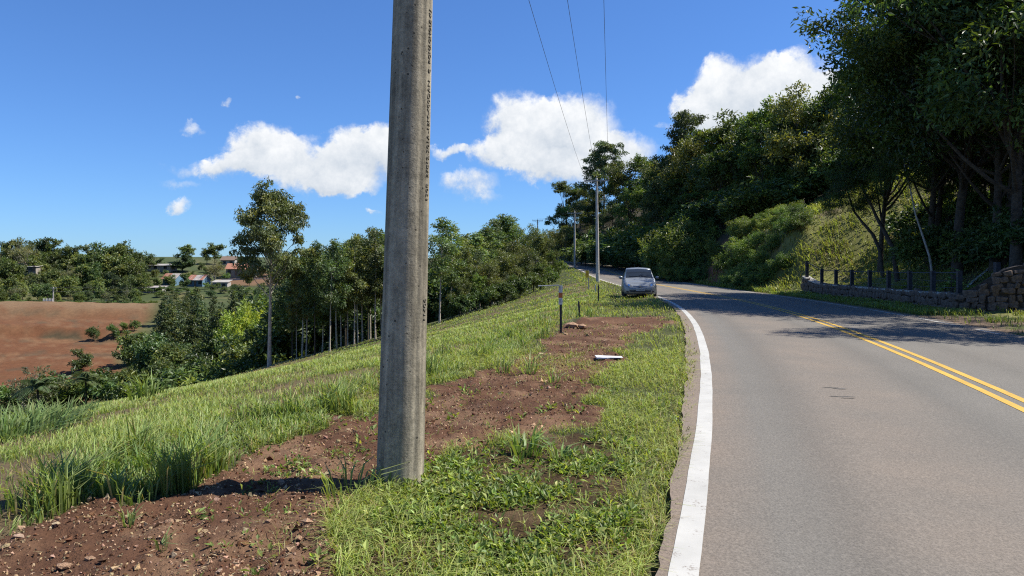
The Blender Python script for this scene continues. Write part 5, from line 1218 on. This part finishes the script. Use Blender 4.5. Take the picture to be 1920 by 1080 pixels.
# plant with big pale leaves behind the fence
def big_leaf_plant():
    d = 28.5; x = atx(1790, d); z = h1(x, d); o = empty('broadleaf_plant', (x, d, z), 0, 'plant with large shiny leaves behind the last fence posts', 'plant')
    b = MB(); n = 9; vs = []
    for i in range(n):
        t = i / (n - 1); w = .5 * math.sin(math.pi * t ** .8) * .36
        vs += [(t, -w, .04 * math.sin(t * 6) - .25 * t * t + .05), (t, 0, -.25 * t * t), (t, w, .04 * math.sin(t * 6) - .25 * t * t + .05)]
    b.add(vs, [(3 * i + k, 3 * i + 3 + k, 3 * i + 4 + k, 3 * i + 1 + k) for i in range(n - 1) for k in range(2)]); me = b.mesh('leaf', True)
    a = me.color_attributes.new('Col', 'FLOAT_COLOR', 'POINT'); a.data.foreach_set('color', np.tile([.16, .23, .06, 1], len(me.vertices)).astype(np.float32)); me.materials.append(M['leaf'])
    st = MB(); r = random.Random(12)
    for s in range(7):
        bx, by = r.uniform(-.7, .6), r.uniform(-.3, .4); hh = r.uniform(.5, 1.25); st.tube([(bx, by, -.1), (bx * 1.1, by, hh * .6), (bx * 1.25, by - .05, hh)], .018, 5)
        for k in range(6):
            lf = link('leaf', me, None, o); q = r.uniform(.55, 1.0); lf.location = (bx * (1 + .25 * q), by, hh * q); lf.rotation_euler = (r.uniform(-.3, .3), r.uniform(-.5, .25), r.uniform(0, 6.28)); sc = r.uniform(.28, .5); lf.scale = (sc, sc, sc)
    st.obj('stem', M['bark'], o)
big_leaf_plant()

# valley and the hill across it
row('valley_tree', [(12, 116, 722, 'vb0', 1.2), (44, 112, 690, 'sparse', .8), (78, 110, 688, 'sparse', .9), (112, 116, 702, 'vb1', 1.2), (135, 113, 712, 'vb0', 1.1), (152, 142, 652, 'far2', 1.0), (186, 118, 690, 'vb1', 1.1), (205, 112, 708, 'vb0', 1.1), (228, 120, 690, 'far1', .9), (244, 146, 636, 'far2', 1.1), (262, 138, 622, 'far1', 1.0), (290, 132, 628, 'far0', 1.0), (306, 112, 676, 'far0', 1.0), (318, 125, 650, 'far1', 1.0), (345, 128, 640, 'far2', 1.0), (362, 112, 672, 'far0', 1.0), (388, 118, 655, 'far2', 1.1), (405, 124, 630, 'far0', 1.0), (430, 106, 662, 'far0', 1.0), (462, 100, 640, 'far2', 1.0), (476, 112, 610, 'far0', 1.1), (498, 104, 622, 'far1', 1.0), (525, 96, 600, 'far2', 1.1), (548, 92, 580, 'far0', 1.0), (280, 108, 700, 'vb0', 1.2), (335, 104, 692, 'vb1', 1.2), (400, 98, 678, 'vb0', 1.2), (450, 90, 672, 'vb1', 1.1)],
    'valley tree, %s from the left in the wooded hollow below the field', 'trees in the hollow', hmin=2.5)
tree('bright_tree', 'bright', 448, 122, 585, 'bright yellow green spreading tree in front of the dark plantation', 'tree', None, .62)
row('backdrop_tree', [(q, d, t, p, 1.2) for q, d, t, p in ((520, 150, 545, 'far2'), (545, 140, 540, 'far0'), (575, 135, 545, 'far2'), (605, 130, 540, 'far1'), (635, 125, 545, 'far2'), (665, 120, 540, 'far0'), (695, 118, 535, 'far2'), (725, 116, 530, 'far0'), (755, 114, 525, 'far2'), (785, 112, 520, 'far0'), (815, 110, 515, 'far2'), (845, 112, 500, 'far0'), (560, 108, 590, 'far2'), (600, 100, 580, 'far0'), (640, 96, 575, 'far2'), (680, 92, 570, 'far2'), (715, 90, 560, 'far0'))],
    'dark tree, %s from the left glimpsed between the plantation trunks', 'dark trees behind the plantation')
ps = []; rr = random.Random(21)
for i in range(46):
    d = 148 + 40 * (i / 45); l0 = 286 + (212 - d) * .15; q = l0 + 8 + (rr.random()) * (500 - l0); ps.append((q, d, 0, 'st%d' % rr.randrange(3), rr.uniform(.9, 1.2)))
for i, e in enumerate(sorted(ps)):
    tree('plantation_tree', e[3], e[0], e[1], np.interp(e[1], [148, 188], [592, 540]) + rr.uniform(-7, 7), 'dark narrow tree, %s from the left in the stand beside the ploughed field' % ordinal(i), 'tree', 'dark stand beside the ploughed field', e[4] * 1.15)
for j, (d, rw) in enumerate(zip((211, 219, 228, 238, 250, 263, 278), ('lowest', 'second lowest', 'third lowest', 'middle', 'third highest', 'second highest', 'highest'))):
    ps = []
    for i in range(12):
        q = -25 + 300 * (i + .5 * (j % 2)) / 12 + rr.uniform(-9, 9); t = np.interp(d, [211, 278], [550, 466]) + rr.uniform(-13, 13)
        if 40 < q < 92 and 225 < d < 262: t = max(t, 512)
        ps.append((q, d + rr.uniform(-3, 3), t, rr.choice(['far0', 'far1', 'far2', 'far3', 'far0', 'far1', 'for3', 'sparse']), rr.uniform(.75, 1.15)))
    row('hillside_tree', ps, 'tree above the ploughed field, %s from left in the ' + rw + ' row', 'wood above the ploughed field')
row('skyline_tree', [(12, 290, 452, 'far2', .8), (28, 285, 446, 'far3', .8), (62, 300, 450, 'far2', 1.2), (78, 296, 444, 'far2', 1.1), (102, 298, 446, 'far2', .8), (136, 280, 460, 'far2', .8), (164, 285, 457, 'far2', .7), (192, 275, 455, 'far0', .8), (226, 280, 459, 'skyl', .8), (252, 275, 466, 'far0', .8), (280, 290, 476, 'far0', .9), (300, 300, 482, 'far2', 1.0), (350, 330, 457, 'skyl', 1.35), (388, 330, 464, 'skyl', 1.1), (403, 332, 454, 'skyl', 1.25), (430, 330, 478, 'far2', 1.2), (455, 320, 480, 'far0', 1.2), (480, 300, 482, 'far2', 1.1), (520, 280, 485, 'far0', 1.2), (545, 270, 490, 'far2', 1.2)],
    'tree on the left skyline, %s from the left', 'skyline trees on the left hill')
row('hamlet_tree', [(342, 292, 474, 'far2', 1.5), (345, 258, 512, 'far2', .8), (402, 268, 488, 'sparse', 1.1), (318, 262, 515, 'far0', 1.1), (295, 258, 520, 'far1', 1.0), (280, 250, 530, 'far0', 1.0), (440, 252, 535, 'vb1', 1.3), (468, 262, 516, 'far1', .8), (420, 246, 540, 'vb1', 1.2), (385, 290, 500, 'far1', 1.0), (330, 240, 548, 'vb1', 1.3), (365, 238, 550, 'vb0', 1.3), (395, 236, 552, 'vb1', 1.3), (450, 236, 550, 'vb0', 1.3), (490, 250, 530, 'far0', 1.0), (510, 262, 515, 'far2', 1.0), (300, 236, 550, 'vb1', 1.3), (312, 282, 506, 'far1', 1.0), (362, 282, 508, 'far2', .9), (378, 300, 492, 'far0', 1.0), (412, 300, 490, 'far2', 1.0), (425, 275, 512, 'vb0', 1.2), (398, 250, 540, 'vb1', 1.2), (350, 244, 545, 'vb0', 1.2), (318, 246, 540, 'vb1', 1.2), (272, 262, 512, 'far2', 1.0), (290, 276, 505, 'far1', .9), (455, 300, 495, 'far1', 1.0), (486, 285, 500, 'far2', 1.0), (436, 240, 546, 'vb1', 1.4), (465, 244, 542, 'vb0', 1.4), (482, 240, 545, 'vb1', 1.4), (332, 305, 490, 'far0', 1.2), (278, 244, 548, 'vb1', 1.2), (300, 246, 546, 'vb0', 1.1), (322, 252, 536, 'vb1', 1.0), (388, 256, 530, 'vb0', 1.0), (408, 256, 534, 'vb1', .9), (352, 275, 512, 'vb0', 1.2), (392, 282, 505, 'vb1', 1.2)],
    'tree among the far houses, %s from the left', 'trees among the far houses')
row('hedge_bush', [(q, 206 + (k % 3), 572 - .03 * q, 'vb%d' % (k % 2), 1.5) for k, q in enumerate(range(-20, 290, 17))], 'low green bush, %s from the left along the upper edge of the ploughed field', 'hedge along the ploughed field', 'bush', hmin=1.6)
row('ditch_bush', [(212, 170, 608, 'vb0', .8), (232, 172, 604, 'vb0', .9), (252, 173, 600, 'vb1', .8), (175, 169, 612, 'vb1', .7)], 'small bush, %s from the left standing in the ploughed field', 'bushes in the ploughed field', 'bush', hmin=.9)

def palm(px, d, pytop, label):
    x = atx(px, d); z = h1(x, d); ht = CH + (CY - pytop) * d / F - z; o = empty('palm_tree', (x, d, z), 0, label, 'palm')
    MB().tube([(0, 0, -.3), (.1, 0, ht * .35), (.05, 0, ht * .75)], [.22, .17, .14], 8).obj('trunk', M['bark'], o, True)
    Vs = []; r = random.Random(int(px)); parts = []
    for k in range(22):
        a = k * 2.4; e = r.uniform(-.2, 1.2); L_ = ht * .34 * r.uniform(.8, 1.1); t = np.linspace(.1, 1, 16)
        rx = np.cos(a) * np.cos(e) * L_ * t; ry = np.sin(a) * np.cos(e) * L_ * t; rz_ = ht * .75 + np.sin(e) * L_ * t - .55 * L_ * t * t
        for sg in (-1, 1):
            P = np.stack([rx + .05, ry, rz_], 1); dv = np.tile([-np.sin(a) * sg + .5 * np.cos(a), np.cos(a) * sg + .5 * np.sin(a), -.7], (16, 1))
            parts.append(leaves(P, dv, np.tile([np.cos(a), np.sin(a), .8], (16, 1)), np.full(16, L_ * .30) * np.sin(np.pi * (.15 + .8 * t)), np.full(16, L_ * .055), vary((.085, .115, .045), 16)))
    V, Q, C = merge(parts); link('fronds', np_mesh('fronds', V, Q, C), M['leaf'], o)
palm(160, 110, 680, 'palm with drooping fronds in front of the ploughed field')
palm(262, 108, 690, 'shaggy palm at the right end of the valley bushes')
palm(70, 106, 690, 'feathery palm at far left below the ploughed field')

# ------------------------------------------------------------------ houses across the valley
def hmat(name, c, **k): M[name] = simple(name, c, **k)
hmat('tile_roof', (.30, .135, .085), rough=.9, var=.25, scale=3); hmat('tin_roof', (.34, .30, .27), rough=.6, var=.3, scale=1.2); hmat('rust', (.28, .12, .08), rough=.9, var=.3, scale=2)
hmat('cream_wall', (.25, .22, .18), rough=.9, var=.1); hmat('grey_wall', (.30, .28, .26), rough=.9, var=.2); hmat('blue_wall', (.09, .17, .24), rough=.8, var=.15); hmat('brown_roof', (.16, .11, .08), rough=.9, var=.3); hmat('pane', (.03, .035, .04), rough=.15, var=.1); hmat('fibre_roof', (.30, .28, .25), rough=.9, var=.2, scale=1)
def house(name, px, d, py_base, w, dep, hw, hr, wall, roof, label, yaw=0, windows=3, over=.45, stripes=None, door=True, shed=False):
    x = atx(px, d); zb = CH + (CY - py_base) * d / F; g = h1(x, d); z = min(zb, zb); o = empty(name, (x, d, z), yaw, label, 'house' if not shed else 'shed')
    b = MB(); b.box((0, 0, hw / 2 - 1.2), (w, dep, hw + 2.4)); 
    if not shed: b.add([(-w / 2, -dep / 2, hw), (-w / 2, dep / 2, hw), (-w / 2, 0, hw + hr * .96), (w / 2, -dep / 2, hw), (w / 2, dep / 2, hw), (w / 2, 0, hw + hr * .96)], [(0, 2, 1), (3, 4, 5)])
    b.obj('wall', M[wall], o)
    ov = over; a = w / 2 + ov; e = dep / 2 + ov; t = .14
    dz = hr * ov / (dep / 2)
    if shed:
        R_ = MB(); R_.add([(-a, -e, hw + .05), (a, -e, hw + .05), (a, e, hw + hr), (-a, e, hw + hr), (-a, -e, hw + .05 + t), (a, -e, hw + .05 + t), (a, e, hw + hr + t), (-a, e, hw + hr + t)], [(3, 2, 1, 0), (4, 5, 6, 7), (0, 1, 5, 4), (1, 2, 6, 5), (2, 3, 7, 6), (3, 0, 4, 7)])
        rf = R_.obj('roof', M[roof], o)
    else:
        R_ = MB()
        for sg in (-1, 1):
            q = [(-a, sg * e, hw - dz), (a, sg * e, hw - dz), (a, 0, hw + hr), (-a, 0, hw + hr)]; q2 = [(x_, y_, z_ + t) for x_, y_, z_ in q]
            R_.add(q + q2, [(0, 1, 2, 3)[::-sg], (4, 5, 6, 7)[::sg], (0, 1, 5, 4), (1, 2, 6, 5), (2, 3, 7, 6), (3, 0, 4, 7)])
        rf = R_.obj('roof', M[roof], o)
        if stripes:
            n = int(w / 1.1)
            for k in range(n):
                if (k * 7) % 5 in stripes:
                    x0 = -a + 2 * a * k / n; x1 = x0 + 2 * a / n * .85
                    q = [(x0, -e - .01, hw - dz + t + .03), (x1, -e - .01, hw - dz + t + .03), (x1, -.05, hw + hr + t + .03), (x0, -.05, hw + hr + t + .03)]; q2 = [(p_[0], p_[1], p_[2] + .04) for p_ in q]
                    MB().add(q + q2, [(3, 2, 1, 0), (4, 5, 6, 7), (0, 1, 5, 4), (1, 2, 6, 5), (2, 3, 7, 6), (3, 0, 4, 7)]).obj('roof_sheet', M['rust'], rf)
    for k in range(windows):
        wx = -w / 2 + w * (k + .5 + (.0 if not door else .0)) / windows
        if door and k == windows // 2:
            MB().box((wx, -dep / 2 - .03, 1.05), (.9, .08, 2.1)).obj('door', M['brown_roof'], o); continue
        f = MB().box((wx, -dep / 2 - .02, hw * .55), (1.3, .08, 1.1)).obj('window', M['pane'], o)
        MB().box((wx, -dep / 2 - .06, hw * .55 - .62), (1.5, .12, .1)).obj('sill', M['cream_wall'], f)
    return o
house('house', 448, 282, 516, 7.8, 7, 2.6, 1.9, 'cream_wall', 'tile_roof', 'cream house with orange tiled roof across the valley', R(4), 3)
house('house', 473, 280, 516, 4.0, 5, 2.4, 1.4, 'cream_wall', 'tile_roof', 'small orange roofed annex right of the orange roofed house', R(4), 1, door=False)
house('house', 325, 268, 534, 5.0, 5.5, 2.4, 1.7, 'blue_wall', 'tin_roof', 'blue walled house with rusty striped tin roof, left one', R(-8), 1, door=False, stripes=(0, 2, 3))
house('house', 374, 266, 536, 5.6, 5.5, 2.3, 1.6, 'blue_wall', 'tin_roof', 'blue house with rusty tin roof right of the dark round tree', R(-8), 3, stripes=(0, 2, 3))
house('shed', 416, 262, 540, 5.2, 4, 2.0, .8, 'grey_wall', 'fibre_roof', 'small grey shed with pale flat roof below the houses', R(3), 2, door=False, shed=True)
house('shed', 298, 292, 504, 12.5, 5, 1.2, .7, 'grey_wall', 'fibre_roof', 'long low shed with whitish roof under the skyline', R(-5), 3, door=False, shed=True)
house('shed', 286, 250, 546, 9, 4, 1.2, .5, 'grey_wall', 'tin_roof', 'long grey roofed shed half hidden left of the blue house', R(-3), 2, door=False, shed=True)
house('shed', 66, 262, 508, 2.6, 4, 1.4, .5, 'cream_wall', 'fibre_roof', 'little pale roofed hut among the far left trees', R(5), 2, shed=True)
house('house', 432, 318, 498, 6, 6, 2.5, 1.5, 'grey_wall', 'brown_roof', 'brown roofed house on the skyline above the orange roof', 0, 2, door=False)
house('house', 692, 330, 498, 9, 7, 3.0, 2, 'cream_wall', 'fibre_roof', 'white house glimpsed above the plantation trees', 0, 3)
def yard_wall():
    d = 274; b = MB()
    b.box((0, 0, 0), (22, .4, 2.2)); o = b.obj('yard_wall', M['grey_wall']); o.location = (atx(470, d), d, CH + (CY - 526) * d / F - .3); tag(o, 'grey yard wall in front of the orange roofed house', 'wall')
yard_wall()
def far_pole():
    d = 202; x = atx(100, d); z = h1(x, d); top = CH + (CY - 538) * d / F
    r = empty('utility_pole', (x, d, z), 0, 'white utility pole at the top of the ploughed field', 'utility pole')
    MB().tube([(0, 0, -.5), (0, 0, top - z)], [.19, .14], 8).obj('shaft', M['concrete_pale'], r); MB().box((0, 0, top - z - .3), (1.8, .15, .15)).obj('crossarm', M['concrete_pale'], r)
    for i, dz in enumerate((-.2, -1.3)):
        pts = [Vector((x + k * 4.5, d + 1.0 * k, top + dz - .02 * k * (12 - k) * .4)) for k in range(13)]
        tag(MB().tube(pts, .03, 4).obj('power_line', M['wire']), ('upper' if i == 0 else 'lower') + ' far wire running right from the white field pole', 'wire')
    f = empty('white_fence', (atx(81, 203), 203, h1(atx(81, 203), 203)), 0, 'short white picket fence beside the white field pole', 'fence')
    for k in range(7): MB().box((k * .42, 0, .6), (.14, .1, 1.5)).obj('picket', M['white_plastic'], f)
    MB().box((1.25, .08, .8), (2.8, .06, .12)).obj('rail', M['white_plastic'], f)
far_pole()
